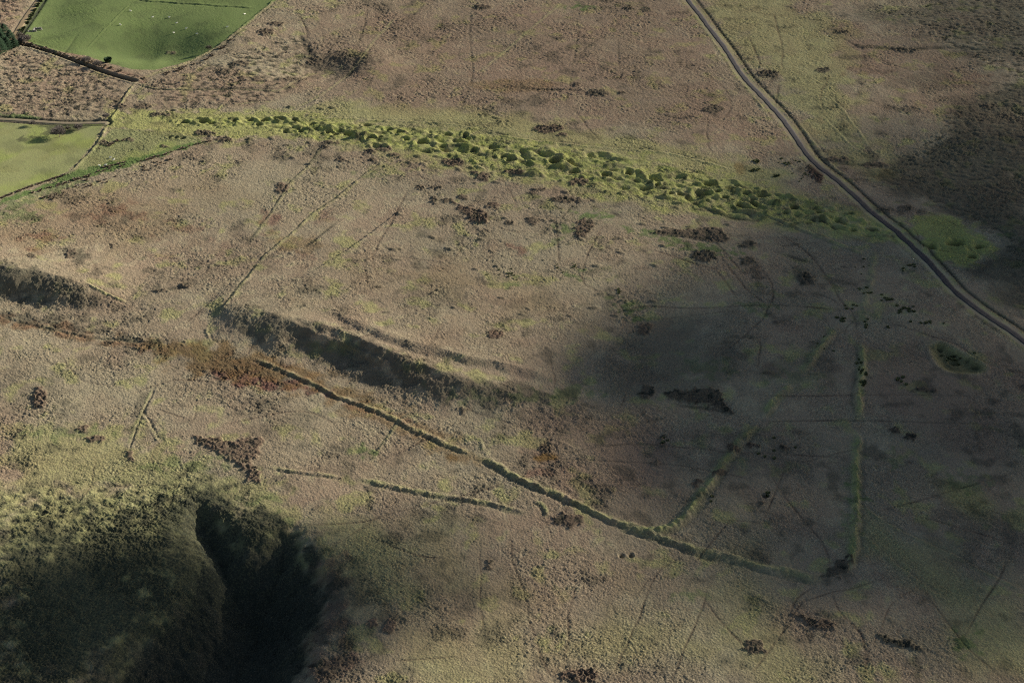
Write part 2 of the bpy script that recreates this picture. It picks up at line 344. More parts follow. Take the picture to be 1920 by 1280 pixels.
for k in range(480):
    s = rng.random() * sl_arc
    cx = np.interp(s, arc, rx_); cy = np.interp(s, arc, ry_); h = np.interp(s, arc, rw) * .62
    o = rng.uniform(-1, 1) * h; i = min(np.searchsorted(arc, s), len(arc) - 1)
    tx = rx_[i] - rx_[i - 1]; ty = ry_[i] - ry_[i - 1]; tl = math.hypot(tx, ty) or 1
    r = (1.2 + 4.0 * rng.random() ** 1.7) * (1 - .3 * abs(o) / h) * min(1, h / 16 + .25); sg = 1 if rng.random() < .58 else -1
    bump(cx - ty / tl * o, cy + tx / tl * o, r * rng.uniform(1.1, 2.4), r * .8, sg * r * rng.uniform(.18, .5), math.atan2(ty, tx) + rng.normal() * .4, 1, 0, k)
def pit(px, py, rp, asp=.75, dep=.72, dark=.5):
    wx, wy = at(px, py); wx, wy = float(wx[0]), float(wy[0])
    sc = math.hypot(wy, CAMH) / FPX; r = rp * sc * 1.12; ry = r * max(asp, .45) * 1.15
    q = bump(wx, wy, r, ry, -dep * min(r, ry) * 1.45, 0, 1.5, .16 * r, int(px))
    if q: put('D', q[0], dark * q[1] * .9); fade('PR', q[0], q[1] * .7)
for p in [(345, 228, 10), (381, 229, 12), (397, 231, 7), (440, 225, 7), (470, 225, 8), (496, 224, 10), (523, 223, 13, .5), (552, 225, 6), (485, 233, 7, .5), (564, 246, 6), (535, 245, 6), (585, 233, 8),
          (617, 247, 8), (629, 252, 9), (687, 236, 8), (694, 257, 9), (713, 256, 6), (729, 244, 8), (748, 249, 11, .6), (762, 262, 6), (790, 270, 10), (839, 253, 9), (872, 252, 6, 1.3), (829, 275, 9, .6), (889, 279, 10),
          (926, 282, 7), (945, 293, 9), (957, 299, 10), (995, 300, 7), (1043, 300, 14), (1076, 324, 11, .5), (1136, 327, 10), (1179, 322, 8, 1.2), (1218, 341, 6), (1232, 342, 6, 1.3), (1215, 357, 8, .5),
          (1258, 362, 7), (1275, 364, 7), (1309, 359, 10, .5), (1330, 347, 15, .5), (1371, 354, 13, .5), (1345, 359, 7), (1317, 363, 17, .5), (1431, 364, 13, .4), (1386, 384, 9, 1), (1413, 374, 7), (1414, 386, 8),
          (1359, 369, 9, .5), (1398, 361, 9, .5), (1490, 388, 10), (1532, 399, 10, .6), (1473, 398, 7), (1542, 415, 8), (1574, 415, 10), (1636, 431, 9), (1600, 432, 7), (318, 257, 6, .7, .5), (330, 258, 6, .7, .5), (342, 259, 7, .7, .5), (322, 208, 7, .6, .4)]:
    pit(*p)
# workings beyond the road, at the right
q2 = [(1690, 415), (1760, 398), (1820, 420), (1860, 465), (1845, 490), (1800, 500), (1760, 485), (1725, 460)]
blotch('Y', q2, 6, 6, .8, 9); wx, wy = W(q2); wn, sd = poly_sd(wx, wy, 2); fade('DR', wn, .75 * sm(sd / 5 + .3))
region(wn, sd > 0, 'quarried_ground', None, None, 'structure')
for p in [(1745, 463, 12, .8, .7), (1792, 457, 19, .6, .7), (1823, 481, 10, .7, .7), (1838, 465, 13, .6, .7), (1768, 473, 9, .5, .6)]: pit(*p)
for (px, py, rx, ry, h) in [(1760, 450, 9, 3, 1.8), (1775, 478, 12, 2.5, 1.8), (1815, 447, 8, 2.5, 1.8), (1808, 470, 4, 4, 1.8), (1850, 470, 5, 3, 1.6), (1825, 497, 8, 2, 1.4), (1735, 470, 3, 5, 1.5), (1805, 500, 10, 2, 1.2), (1850, 455, 6, 2, 1.2), (1690, 420, 5, 2, 1.4)]:
    wx, wy = at(px, py); q_ = bump(float(wx[0]), float(wy[0]), rx, ry, h, -.25, 1, 0, px)
    put('P', q_[0], .6 * q_[1]); put('Y', q_[0], .7 * q_[1])
# the rushy hollow at the right
q3 = [(1742, 650), (1765, 642), (1800, 660), (1846, 686), (1840, 700), (1790, 700), (1762, 688), (1748, 668)]
wx, wy = W(q3); wn, sd = poly_sd(wx, wy, 8)
Z[wn] += (-2.0 * sm(sd / 5) + .45 * np.exp(-((sd + 1) / 1.2) ** 2)).astype(np.float32); put('P', wn, .5 * np.exp(-((sd + .6) / 1.0) ** 2)); put('D', wn, .45 * sm(sd / 4)); put('Y', wn, .5 * sm(sd / 4 + .5))
region(wn, sd > -1.2, 'quarried_ground', None, None, 'structure')
for p in [(1762, 655, 9), (1790, 668, 7), (1790, 682, 11), (1832, 688, 10), (1815, 676, 6)]: pit(*p, .7, .5, .7)
for p in [(1435, 930, 8, .7), (1165, 1042, 6, 1), (1183, 1041, 6, 1), (1060, 845, 0.01, 1)]:
    if p[2] > 1: pit(*p, .5, .5)

# ------------------------------------------------------------------ earth banks
def bank(pts, label, wd=3.2, h=1.0, ditch=0, ditch_side=-1, pale=.35, dark=.0, green=0., thing=True, gap=.3, name='earth_bank', asym=0.):
    bo = 1.35 if np.mean([p_[0] for p_ in pts]) > 1290 else 1.0; wd *= .60 * bo; h *= .54 * bo * (1.2 if bo > 1 else 1); wx, wy = W(pts); r = line_dist(wx, wy, wd * 2.6 + 2)
    if r is None: return
    wn, D, A, G, L = r; x, y = X[wn], Y[wn]
    end = sm(np.minimum(A, L - A) / min(9, L / 4.5) + .15); D = np.hypot(D * 1.0, 0)
    var = (1 - gap + gap * 1.6 * (perlin(A / 9 + 3, A * 0, 121) + .4)) * end
    ds = D * G + wd * (.5 * perlin(x / 19, y / 19, 125) + .3 * perlin(x / 6, y / 6, 122) + .20 * perlin(x / 2.2, y / 2.2, 126))
    var = var * (1 + .6 * perlin(x / 2.4, y / 2.4, 127)) * (1 + .55 * perlin(A / 7, A * 0 + 2, 128))
    prof = np.exp(-(ds / (wd * .5)) ** 2)
    Z[wn] += (h * var * prof).astype(np.float32)
    if ditch: Z[wn] -= (.6 * ditch * end * np.exp(-((ds - ditch_side * wd * .95) / (wd * .38)) ** 2)).astype(np.float32)
    lit = np.exp(-(np.maximum(D - wd * .1, 0) / (wd * .6)) ** 2)
    fade('RO', wn, lit * end * .6)
    mt = sm(.6 + .9 * perlin(x / 5, y / 5, 129) + .5 * perlin(x / 1.8, y / 1.8, 130)); put('P', wn, pale * lit * end * mt); put('Y', wn, pale * .7 * lit * end * mt)
    if green: put('G', wn, green * lit * end * sm(perlin(A / 14, A * 0 + 5, 124) + .6))
    if dark:
        dd = np.exp(-((ds - ditch_side * wd * .75) / (wd * .42)) ** 2) * end * (.55 + .9 * perlin(x / 6, y / 6, 119)).clip(0, 1)
        fade('PYO', wn, dd * .8); put('D', wn, .28 * dark * dd * (1 + .6 * n8[wn])); put('G', wn, dd * .24)
    if thing: region(wn, (D < wd * .95) & (A > .3) & (A < L - .3), name, label, 'earthwork', None, None)
b = bank
b([(475, 670), (520, 690), (570, 712), (640, 745), (720, 775), (800, 815), (850, 838), (885, 850)], 'long straight grassy rampart bank running from the red bog down to a gap', 3.6, 1.35, .5, -1, .6, .85, gap=.12)
b([(893, 855), (930, 872), (960, 890), (1020, 915), (1080, 945), (1150, 975), (1205, 990)], 'thick grassy bank with dark rushy flank continuing the rampart to the corner', 4.4, 1.7, .7, -1, .6, .95, .15, gap=.12)
b([(500, 873), (530, 880), (560, 884), (640, 894)], 'faint broken bank leading out of the rusty scrub patch', 2.6, .8, .4, -1, .4, .7, gap=.5)
b([(668, 899), (710, 905), (770, 918), (840, 931), (900, 941), (985, 962)], 'lower grassy bank ending in a point below the main rampart', 3.8, 1.3, .5, -1, .5, .9, .15, gap=.25)
b([(1185, 985), (1215, 995), (1242, 993), (1266, 984), (1290, 962), (1312, 928), (1340, 893), (1370, 850), (1395, 818), (1417, 795)], 'bank curving up from the rampart corner and climbing away through the cloud shade', 4.0, 1.9, .7, -1, .85, .5, .3, gap=.1)
b([(1425, 780), (1460, 745), (1485, 722)], 'short faint bank between two sheep paths in the cloud shade', 3.6, 1.6, .4, -1, .7, .4, .3, gap=.2)
b([(1498, 698), (1520, 672), (1545, 640), (1570, 610)], 'thin dark bank climbing to the rushy knoll', 3.6, 1.8, .4, -1, .7, .6, .3)
b([(1614, 640), (1616, 680), (1614, 720), (1612, 760), (1608, 785)], 'upright straight bank dotted with rush tussocks, upper length', 3.6, 1.8, .5, -1, .85, .6, .2, gap=.15)
b([(1606, 812), (1605, 860), (1603, 905), (1604, 950), (1600, 990), (1597, 1030), (1592, 1072)], 'upright straight bank with bright green grass, lower length', 3.6, 1.8, .6, 1, .85, .5, .4, gap=.12)
b([(1150, 978), (1205, 998), (1260, 1014), (1330, 1037), (1400, 1053), (1470, 1070), (1545, 1088)], 'long dark bank closing the enclosure along its near side', 3.8, 1.1, .6, -1, .4, .9, .3)
b([(1640, 470), (1630, 530), (1622, 570), (1616, 610)], 'broad low bank above the rushy knoll', 4, .6, 0, -1, .4, 0, .2)
b([(1380, 392), (1430, 403), (1480, 420), (1540, 445), (1590, 465), (1625, 478)], 'pale narrow bank along the foot of the quarried strip', 2.4, .9, .3, -1, .7, .3)
b([(893, 820), (902, 830), (903, 846)], 'small hooked mound just above the gap in the rampart', 2.6, .9, .3, 1, .8, .3)
b([(1003, 938), (1016, 945), (1024, 958), (1024, 970)], 'small curved ditch mound left of the dark scrub patch', 2.6, .8, .5, -1, .5, .9, .3)
b([(150, 524), (175, 538), (200, 551), (240, 568)], 'pale sharp crested bank at the end of the left scarp', 2.2, 1.3, .4, 1, .8, .4)
b([(605, 275), (580, 310), (545, 345), (520, 385), (495, 420), (470, 455)], 'faint straight old bank running down the slope, left of a pair', 2.6, .5, .3, -1, .35, .4, .08, gap=.6)
b([(728, 296), (690, 325), (640, 365), (590, 400), (545, 440), (500, 478), (460, 525), (425, 568), (400, 600)], 'straight old bank running down the slope to the scarp end, right of a pair', 2.8, .7, .35, -1, .45, .45, .08, gap=.5)
b([(398, 600), (388, 620), (392, 635), (402, 645)], 'hooked tail of the old bank below the scarp end', 2, .5, .3, 1, .5, .3)
b([(252, 155), (235, 182), (215, 215), (202, 232)], 'straight field bank above the lane corner', 2.2, 1.3, .6, -1, .8, .9, name='field_bank')
b([(200, 234), (190, 260), (168, 288), (150, 305), (133, 322)], 'pale field bank down the edge of the sunlit meadow', 2.4, 1.5, .3, -1, .9, .3, name='field_bank')
b([(1120, 232), (1000, 217)], '', 1, .0, 0, thing=False, pale=.0)
b([(520, -4), (497, 16), (460, 46), (420, 80), (376, 106), (335, 124), (290, 138), (258, 150)], 'curving field bank along the lower edge of the upper pasture', 2.6, 1.4, .8, 1, .45, .9, name='field_bank')
b([(83, 0), (62, 32), (36, 66)], 'bright green bank along the top of the hedge beside the farm track', 2.2, 1.3, 0, 1, .2, 0, .9, name='field_bank')
b([(244, 6), (218, 34), (190, 62), (163, 94)], 'thin grassy bank dividing the upper pasture', 1.5, .7, .5, 1, .15, .85, .5, name='field_bank')
b([(250, 0), (330, 5), (400, 10), (480, 15)], 'dark ditch bank across the top of the upper pasture', 3, .8, .8, -1, .1, .8, .3, name='field_bank')
b([(258, 158), (290, 166), (340, 168), (400, 167), (470, 168), (520, 170), (545, 158), (580, 140)], 'winding streamside bank below the upper pasture', 2.2, .7, .9, -1, .3, .9, .2)
b([(436, 197), (470, 193), (520, 190)], 'short dark edged bank beside the old lane', 2, .6, .7, 1, .4, .9, .2)
b([(560, 225), (640, 222), (740, 228), (830, 232), (900, 244), (960, 258), (1100, 275), (1250, 288), (1380, 320)], 'long pale ridge along the far side of the quarried strip', 3.2, .9, .4, 1, .6, .3, .1, gap=.5)
b([(265, 765), (268, 780), (280, 795), (300, 830)], 'forked dark gully bank on the lower left slope', 2, .3, .5, 1, .4, .8)
b([(290, 720), (275, 750), (262, 780), (245, 820), (236, 850)], 'dark narrow gully bank down the lower left slope', 1.8, .25, .7, 1, .3, .9, .3)
b([(0, 590), (60, 605), (130, 622), (200, 632), (290, 640)], 'low broken bank leading to the red bog from the left', 3, .35, .4, -1, .1, .3, gap=.8, thing=False)
for pts in [[(740, 35), (700, 78), (668, 122), (640, 150), (590, 185), (540, 208)], [(1055, 5), (1000, 50), (960, 85), (900, 135)], [(1300, 25), (1350, 95), (1400, 165), (1440, 215)],
            [(1500, 235), (1560, 310), (1590, 330)], [(1540, 215), (1600, 275), (1640, 300)], [(1555, 180), (1590, 220), (1640, 290)], [(690, 870), (760, 780), (790, 800)],
            [(1605, 940), (1660, 980), (1760, 1030), (1920, 1110)], [(1600, 985), (1680, 1060), (1780, 1130)]]:
    b(pts, '', 2.2, .35, .3, 1, .35, .2, .15, thing=False, gap=.5)

# ------------------------------------------------------------------ sheep paths
def path(pts, wd=.58, dep=.22, k='R', amp=.5, dark=.42):
    wx, wy = W(pts)
    # wander
    n = len(wx); o = perlin(np.array(wx) / 13, np.array(wy) / 13, 131) * 1.2
    wx = [a + float(v) for a, v in zip(wx, o)]
    sc = max(1, np.mean([math.hypot(v, CAMH) for v in wy]) / 620); wd *= sc
    r = line_dist(wx, wy, wd * 3)
    if r is None: return
    wn, D, A, G, L = r
    e = sm(np.minimum(A, L - A) / 10 + .1) * (.55 + .6 * perlin(A / 12, A * 0, 133)).clip(.15, 1)
    p = np.exp(-(D / (wd * .75)) ** 2) * e
    Z[wn] -= (dep * sc * p).astype(np.float32); put('D', wn, dark * p * 1.5); put(k, wn, amp * p)
for pts in [[(690, 870), (760, 842), (830, 808)], [(560, 985), (680, 978), (740, 960), (800, 945), (900, 920), (960, 900)], [(897, 1010), (903, 1060), (900, 1130), (905, 1170), (885, 1200)],
            [(955, 985), (960, 1030), (972, 1080), (985, 1130), (1000, 1190), (1040, 1280)], [(1078, 1070), (1075, 1120), (1065, 1180), (1058, 1240)], [(1250, 1050), (1215, 1110), (1190, 1180), (1140, 1280)],
            [(1040, 990), (1075, 930), (1110, 880)], [(1030, 860), (1100, 862), (1250, 870), (1320, 880), (1420, 900)], [(1030, 855), (1120, 838), (1200, 832), (1300, 840), (1450, 850), (1600, 858)],
            [(1020, 840), (1050, 790), (1080, 760)], [(1015, 830), (1035, 780)], [(1430, 870), (1480, 940), (1550, 1030), (1560, 1080)], [(1120, 600), (1200, 575), (1300, 578), (1420, 572), (1500, 574), (1580, 582)],
            [(1350, 480), (1400, 540), (1440, 575)], [(1425, 500), (1450, 540), (1440, 575), (1420, 610), (1330, 680), (1290, 710)], [(1420, 615), (1424, 660), (1420, 700)], [(1450, 430), (1520, 480), (1575, 560), (1600, 590), (1610, 640)],
            [(1340, 500), (1380, 560)], [(1640, 600), (1700, 615), (1790, 645), (1850, 680), (1920, 688)], [(1420, 740), (1500, 742), (1620, 740), (1720, 740), (1850, 742)], [(1420, 790), (1600, 788), (1760, 792), (1900, 795)],
            [(1300, 1100), (1340, 1150), (1390, 1200), (1430, 1240)], [(1400, 1280), (1440, 1220), (1520, 1110)], [(1545, 1090), (1580, 1150), (1620, 1200), (1625, 1280)], [(1700, 1100), (1760, 1140), (1800, 1200), (1900, 1290)],
            [(1470, 1170), (1500, 1120), (1530, 1095)], [(1330, 1090), (1310, 1150), (1250, 1290)], [(1560, 1170), (1600, 1240)], [(1800, 1200), (1850, 1120), (1900, 1040)],
            [(555, 20), (575, 60), (580, 110)], [(690, 10), (680, 60), (665, 100)], [(740, 60), (800, 5)], [(880, 20), (882, 80), (886, 140), (865, 200)], [(1085, 30), (1080, 90), (1070, 150), (1060, 200)], [(1150, 60), (1100, 90), (1080, 130)],
            [(1065, 190), (1095, 230), (1130, 270)], [(1328, 215), (1325, 250), (1335, 290)], [(1360, 170), (1372, 200), (1350, 230)], [(1450, 20), (1465, 80), (1468, 130)], [(1400, 60), (1430, 130)], [(1462, 150), (1452, 200)],
            [(1160, 70), (1160, 130)], [(880, 500), (700, 480), (690, 540)], [(770, 350), (720, 440), (700, 480)], [(830, 600), (800, 660)], [(1040, 400), (1050, 500)], [(1160, 780), (1180, 720)], [(1290, 400), (1340, 450), (1400, 520)],
            [(1200, 460), (1290, 490), (1360, 510)], [(0, 570), (30, 620)], [(230, 745), (330, 712), (420, 720)], [(400, 800), (560, 770), (640, 800)], [(330, 620), (400, 560)], [(280, 760), (360, 790)], [(150, 60), (20, 230)],
            [(1920, 880), (1750, 930), (1640, 960)], [(1700, 960), (1900, 1020)], [(1480, 860), (1430, 980)], [(1380, 960), (1300, 1060)], [(620, 700), (660, 640), (720, 620)], [(680, 1000), (780, 1040), (860, 1045)],
            [(700, 1240), (860, 1230)], [(1130, 420), (1090, 520), (1150, 560), (1180, 600)], [(1180, 590), (1215, 620)], [(1870, 120), (1700, 130), (1560, 60)], [(1900, 240), (1800, 260), (1720, 300)],
            [(1280, 110), (1340, 150), (1380, 190)], [(640, 60), (600, 130)], [(1590, 585), (1560, 560), (1500, 545)]]:
    path(pts)
for k in range(85):
    px, py = rng.uniform(0, 1920), rng.uniform(20, 1270); a = rng.uniform(0, np.pi) * (1 if rng.random() < .5 else -1); p = [(px, py)]
    if px < 640 and py < 400 or (px < 640 and py > 900): continue
    for _ in range(rng.integers(3, 8)):
        a += rng.normal() * .28; st = rng.uniform(22, 48); p.append((p[-1][0] + st * math.cos(a), p[-1][1] + st * .62 * math.sin(a)))
    path(p, .5, .12, 'R', .35, float(rng.uniform(.15, .4)))
for pts, wd_ in [([(1855, 178), (1880, 195), (1905, 210), (1930, 225)], 2.2), ([(1780, 190), (1800, 215), (1830, 260)], 1.8), ([(1600, 85), (1680, 92), (1780, 90), (1900, 100)], 2), ([(1540, 305), (1650, 312), (1700, 330)], 2.2),
               ([(950, 165), (1100, 170)], 1), ([(335, 168), (520, 166)], 1.4), ([(1450, 470), (1480, 480), (1530, 495)], 2.2), ([(1215, 437), (1290, 443), (1370, 456)], 2.2), ([(280, 548), (330, 540), (380, 530)], 2.0),
               ([(1245, 758), (1330, 766), (1385, 778)], 1.6), ([(1310, 30), (1345, 20)], 1.5), ([(560, 60), (580, 100), (590, 128)], 2.2), ([(665, 100), (662, 130), (640, 150)], 2.2), ([(640, 410), (560, 470)], 1),
               ([(870, 238), (900, 244), (960, 256)], 1.2), ([(1120, 395), (1150, 400), (1170, 412)], 1.4), ([(1280, 392), (1330, 395), (1380, 410), (1440, 415)], 1.6)]:
    path(pts, wd_, .55, 'D', .55, .7)

# ------------------------------------------------------------------ raised patches of coarse vegetation
def patch(pts, label, h=.5, red=.5, dark=.12, cat='scrub', name='bracken_patch', thing=True, lush=0):
    dark *= .45 if dark > .3 else 1; wx, wy = W(pts); wn, sd = poly_sd(wx, wy, 4); x, y = X[wn], Y[wn]
    sc = math.hypot(float(np.mean(wy)), CAMH) / 620
    n = fbm(x, y, 3.2, 141, 3); sdn = sd + 3.0 * n + .8 * perlin(x / 9, y / 9, 143)
    v = sm(sdn / (.9 * sc) + .35); inner = sm(sdn / 3)
    hole = sm((fbm(x, y, 4.5, 147, 2) - .12) * 6) * .9
    Z[wn] += (h * v * (1 - .7 * hole * inner) * (1 + .5 * perlin(x / 1.5, y / 1.5, 149))).astype(np.float32)
    fade('GYPO', wn, v * .8); put('R', wn, red * v * (1 - .3 * hole)); put('D', wn, dark * v + .35 * hole * v + .22 * sm((sd + 5 * n + 3) / 5)); put('P', wn, .25 * v * (dark < .4)); M['T'][wn] += .5 * v
    if thing: region(wn, sdn > -.2, name, label, cat, None, 'patches of rusty bracken and dark heather on the moor')
    return wn, sdn
E = ell
P = patch
P([(362, 815), (405, 822), (440, 826), (490, 818), (486, 848), (466, 872), (440, 866), (400, 842), (370, 835)], 'largest rusty bracken patch, on the lower left slope')
P([(452, 868), (478, 872), (490, 905), (470, 905)], 'rusty bracken strip trailing below the largest patch')
P(E(75, 745, 13, 20), 'ragged bracken patch near the left edge below the red bog')
P(E(158, 803, 10, 7), 'small round bracken patch left of the dark gully'); P(E(180, 824, 15, 8), 'pinkish bracken patch above the dark hollow at left')
P(E(245, 856, 10, 11), 'bracken clump at the foot of the narrow gully')
P(E(698, 1166, 10, 10), 'left of two brown bracken clumps beside the dark hollow'); P(E(730, 1173, 12, 12), 'right of two brown bracken clumps beside the dark hollow')
P(E(1085, 1266, 38, 15), 'orange brown bracken patch cut by the bottom edge of the view', red=.55, dark=.15)
P(E(930, 626, 14, 9), 'small orange brown patch with shadowed rim in the middle of the moor', red=.6)
P(E(1208, 619, 14, 11), 'dark bracken patch below the bright green flush', dark=.6); P(E(1210, 736, 16, 14), 'round dark heather patch left of the long dark patch', dark=.8, red=.3, name='heather_patch')
P([(1238, 735), (1290, 730), (1345, 730), (1362, 760), (1378, 776), (1330, 762), (1270, 752)], 'long wedge shaped heather patch in the cloud shade', h=.35, dark=.8, red=.35, name='heather_patch')
P(E(1415, 1211, 19, 15), 'round dark heather patch on sunlit ground at lower right', dark=.75, red=.4, name='heather_patch')
P([(1485, 1149), (1515, 1156), (1556, 1162), (1565, 1178), (1545, 1187), (1520, 1172), (1495, 1160)], 'comma shaped dark patch at lower right', dark=.6)
P([(1542, 1080), (1565, 1055), (1590, 1040), (1589, 1070), (1566, 1083)], 'black triangular patch in the corner of the enclosure', dark=.95, red=.1, name='heather_patch')
P([(1645, 1186), (1670, 1198), (1700, 1194), (1735, 1222), (1700, 1216), (1660, 1204)], 'dark straggling patch near the bottom right corner', dark=.85, red=.15, name='heather_patch')
P(E(1068, 976, 26, 13), 'dark red brown scrub patch just below the rampart', dark=.6); P(E(530, 353, 14, 10), 'pinkish ringed patch beside the left old bank')
P([(852, 380), (880, 388), (905, 395), (920, 408), (900, 416), (880, 405), (858, 392)], 'ragged peaty patch below the quarried strip', red=.5)
P(E(895, 412, 16, 6), 'small peaty mound under the ragged patch', red=.5); P(E(905, 332, 14, 8), 'hooked dark mound under the quarried strip', dark=.5)
P(E(965, 322, 17, 5), 'flat oval mound tight under the quarried strip', dark=.5); P(E(850, 305, 22, 7), 'brown patch at the near edge of the quarried strip')
P(E(1085, 342, 18, 7), 'reddish peat patch under the middle of the quarried strip'); P(E(925, 386, 10, 6), 'small crescent mound right of the ragged peaty patch')
P([(1085, 412), (1110, 410), (1112, 428), (1088, 446), (1076, 440)], 'dark brown patch wrapped by the green flush', dark=.5)
P([(1290, 430), (1345, 428), (1366, 452), (1330, 454), (1290, 446), (1222, 438), (1240, 430)], 'long peaty patch above the green flush', dark=.6, red=.4)
P(E(1320, 480, 22, 11), 'oval heather patch below the end of the green flush', dark=.75, red=.3, name='heather_patch'); P(E(1402, 490, 16, 8), 'dark oval patch right of the green flush', dark=.8, red=.2, name='heather_patch')
P(E(1402, 460, 18, 6), 'flat dark patch just above the far end of the green flush', dark=.8, red=.2, name='heather_patch'); P(E(1510, 525, 17, 13), 'round dark patch halfway to the rushy knoll', dark=.8, red=.3, name='heather_patch')
P(E(1120, 174, 22, 7), 'dark edged mound on the far pink moor', dark=.6, red=.3); P(E(1166, 174, 8, 3), 'tiny dark mound right of the far dark edged mound', dark=.6); P(E(1080, 158, 8, 4), 'small dark knob left of the far dark edged mound', dark=.8)
P(E(1338, 205, 20, 8), 'dark heathery patch left of the road bend', dark=.7, red=.2, name='heather_patch'); P(E(1442, 139, 22, 7), 'heathery patch just right of the road', dark=.7, red=.3, name='heather_patch')
P(E(1544, 132, 15, 5), 'small heathery patch well right of the road', dark=.7, red=.2, name='heather_patch'); P(E(905, 14, 16, 5), 'dark notch patch at the top edge of the view', dark=.7)
P(E(1180, 15, 10, 4), 'left of two dark patches on the skyline moor', dark=.6, red=.2); P(E(1212, 18, 9, 5), 'right of two dark patches on the skyline moor', dark=.8, red=.2)
P(E(1675, 808, 9, 6), 'left of two dark round patches by the green bank', dark=.7); P(E(1707, 818, 12, 7), 'right of two dark round patches by the green bank', dark=.7)
P(E(1735, 731, 24, 6), 'low dark oval patch below the rushy hollow', dark=.7); P(E(1025, 841, 13, 7), 'black peaty spot above the orange pool', dark=.9, h=.4)
P(E(1030, 242, 28, 8), 'rough brown patch above the quarried strip', dark=.5); P(E(1055, 252, 9, 4), 'small rough knob right of the brown patch', dark=.6)
P([(1518, 300), (1545, 318), (1540, 342), (1525, 338), (1510, 312)], 'dark red heather tongue left of the road', dark=.6, red=.8, h=.3)
P(E(1350, 885, 14, 5), 'small dark scrub left of the green bank', dark=.7); P(E(1375, 838, 12, 9), 'dark scrub beside the top of the green bank', dark=.7)
P(E(1410, 836, 12, 5), 'low dark scrub right of the green bank', dark=.7); P(E(1470, 842, 8, 8), 'round scrub clump in the enclosure', dark=.7)
P(E(1303, 905, 10, 7), 'brown mound at the inner corner of the enclosure', dark=.3)
P(E(640, 896, 1, 1), '', thing=False)
for (a, b_, c, d) in [(890, 325, 8, 3), (820, 352, 12, 3), (815, 378, 5, 10), (840, 375, 12, 5), (868, 370, 9, 5), (1010, 355, 14, 4), (1000, 362, 10, 3), (955, 418, 8, 4), (1000, 415, 12, 8), (1065, 375, 30, 6), (640, 300, 12, 4), (690, 285, 12, 5),
                      (720, 280, 14, 4), (740, 290, 10, 3), (700, 300, 8, 3), (787, 352, 10, 4), (620, 268, 16, 3), (610, 275, 6, 5), (550, 150, 30, 3), (500, 60, 18, 6), (520, 45, 14, 4), (480, 148, 8, 2), (455, 145, 8, 2), (230, 200, 14, 4), (320, 100, 10, 3),
                      (450, 120, 20, 5), (420, 135, 16, 5), (640, 105, 20, 8), (590, 115, 14, 10), (270, 200, 18, 5), (300, 215, 20, 4), (240, 262, 12, 3), (195, 268, 12, 5), (310, 275, 10, 3), (1855, 200, 14, 6), (1800, 215, 10, 8), (385, 250, 22, 5), (420, 262, 18, 4),
                      (1620, 88, 18, 4), (1700, 95, 24, 4), (1580, 60, 12, 3), (1570, 300, 26, 5), (1640, 310, 26, 6), (1700, 390, 14, 6), (1650, 395, 20, 6), (60, 480, 10, 4), (210, 460, 6, 2), (135, 475, 14, 8), (265, 635, 8, 4), (870, 768, 8, 3),
                      (915, 1050, 9, 4), (917, 1064, 8, 5), (1240, 820, 5, 3), (1242, 838, 5, 3), (1228, 868, 8, 4), (1440, 700, 14, 3), (1460, 605, 14, 3), (1430, 945, 5, 3), (345, 640, 3, 2), (300, 545, 14, 3), (350, 535, 9, 5)]:
    P(E(a, b_, c, d, 8), '', thing=False, h=.55, red=.35, dark=.55)
# random low peaty edges along flushes and round the rake
for k in range(170):
    if k < 100:
        s = rng.random(); i = rng.integers(2, len(rk) - 2); px = rk[i][0] + rng.normal() * 45; py = rk[i][1] + rng.choice([-1, 1], p=[.25, .75]) * (24 + abs(rng.normal()) * 22)
    else: px, py = rng.uniform(700, 1250), rng.uniform(400, 600)
    wx, wy = at(px, py); r = rng.uniform(.7, 2.2)
    q = bump(float(wx[0]), float(wy[0]), r * 1.7, r * .8, r * .32, -.25 + rng.normal() * .3, 1.6, 0, k)
    if q: put('D', q[0], .5 * q[1])

# ------------------------------------------------------------------ road bed
def bed(pts, half, drop=.06, flat=2.0):
    wx, wy = W(pts); n = len(wx)
    zz = zat(wx, wy)
    ker = np.ones(9) / 9; zp = np.pad(zz, 4, mode='edge'); zz = np.convolve(zp, ker, 'valid')
    arc = np.concatenate([[0], np.cumsum(np.hypot(np.diff(wx), np.diff(wy)))])
    wn, D, A, G, L = line_dist(wx, wy, half + flat * 2.2)
    zr = np.interp(A, arc, zz); v = 1 - sm((D - half - .7) / flat)
    Z[wn] = (Z[wn] * (1 - v) + (zr - drop) * v).astype(np.float32)
    M['T'][wn] *= (1 - v)
    return wx, wy, zz, (wn, D, A, G, L, v)
ROAD = [(1268, -40), (1290, 0), (1312, 28), (1335, 60), (1362, 95), (1395, 145), (1432, 185), (1462, 217), (1490, 255), (1515, 292), (1545, 320), (1575, 343), (1605, 370), (1640, 402), (1675, 430), (1705, 457), (1735, 485), (1765, 517), (1790, 545), (1820, 570), (1855, 595), (1890, 617), (1925, 643), (1990, 690)]
rX, rY, rZ, (wn, D, A, G, L, v) = bed(ROAD, 2.2)
vs = np.exp(-((D - 4.2) / 1.8) ** 2) * (.7 + .5 * perlin(A / 16, A * 0, 151))
fade('RD', wn, .6 * v); vm = sm(.5 + perlin(X[wn] / 5, Y[wn] / 5, 153)); put('Y', wn, .6 * vs * vm); put('P', wn, .35 * vs * vm)
Z[wn] -= (.55 * np.exp(-((D - 6.2) / 1.0) ** 2) * (G > 0)).astype(np.float32); put('D', wn, .8 * np.exp(-((D - 6.2) / 1.1) ** 2) * (G > 0))
put('P', wn, .8 * np.exp(-((D - 7.5) / 1.0) ** 2) * (G < 0) * sm(perlin(A / 30, A * 0, 152) * 2 + .5))
TRK = [(95, -40), (72, 0), (50, 32), (30, 62), (12, 88)]
tX, tY, tZ, (wn, D, A, G, L, v) = bed(TRK, 2.0)
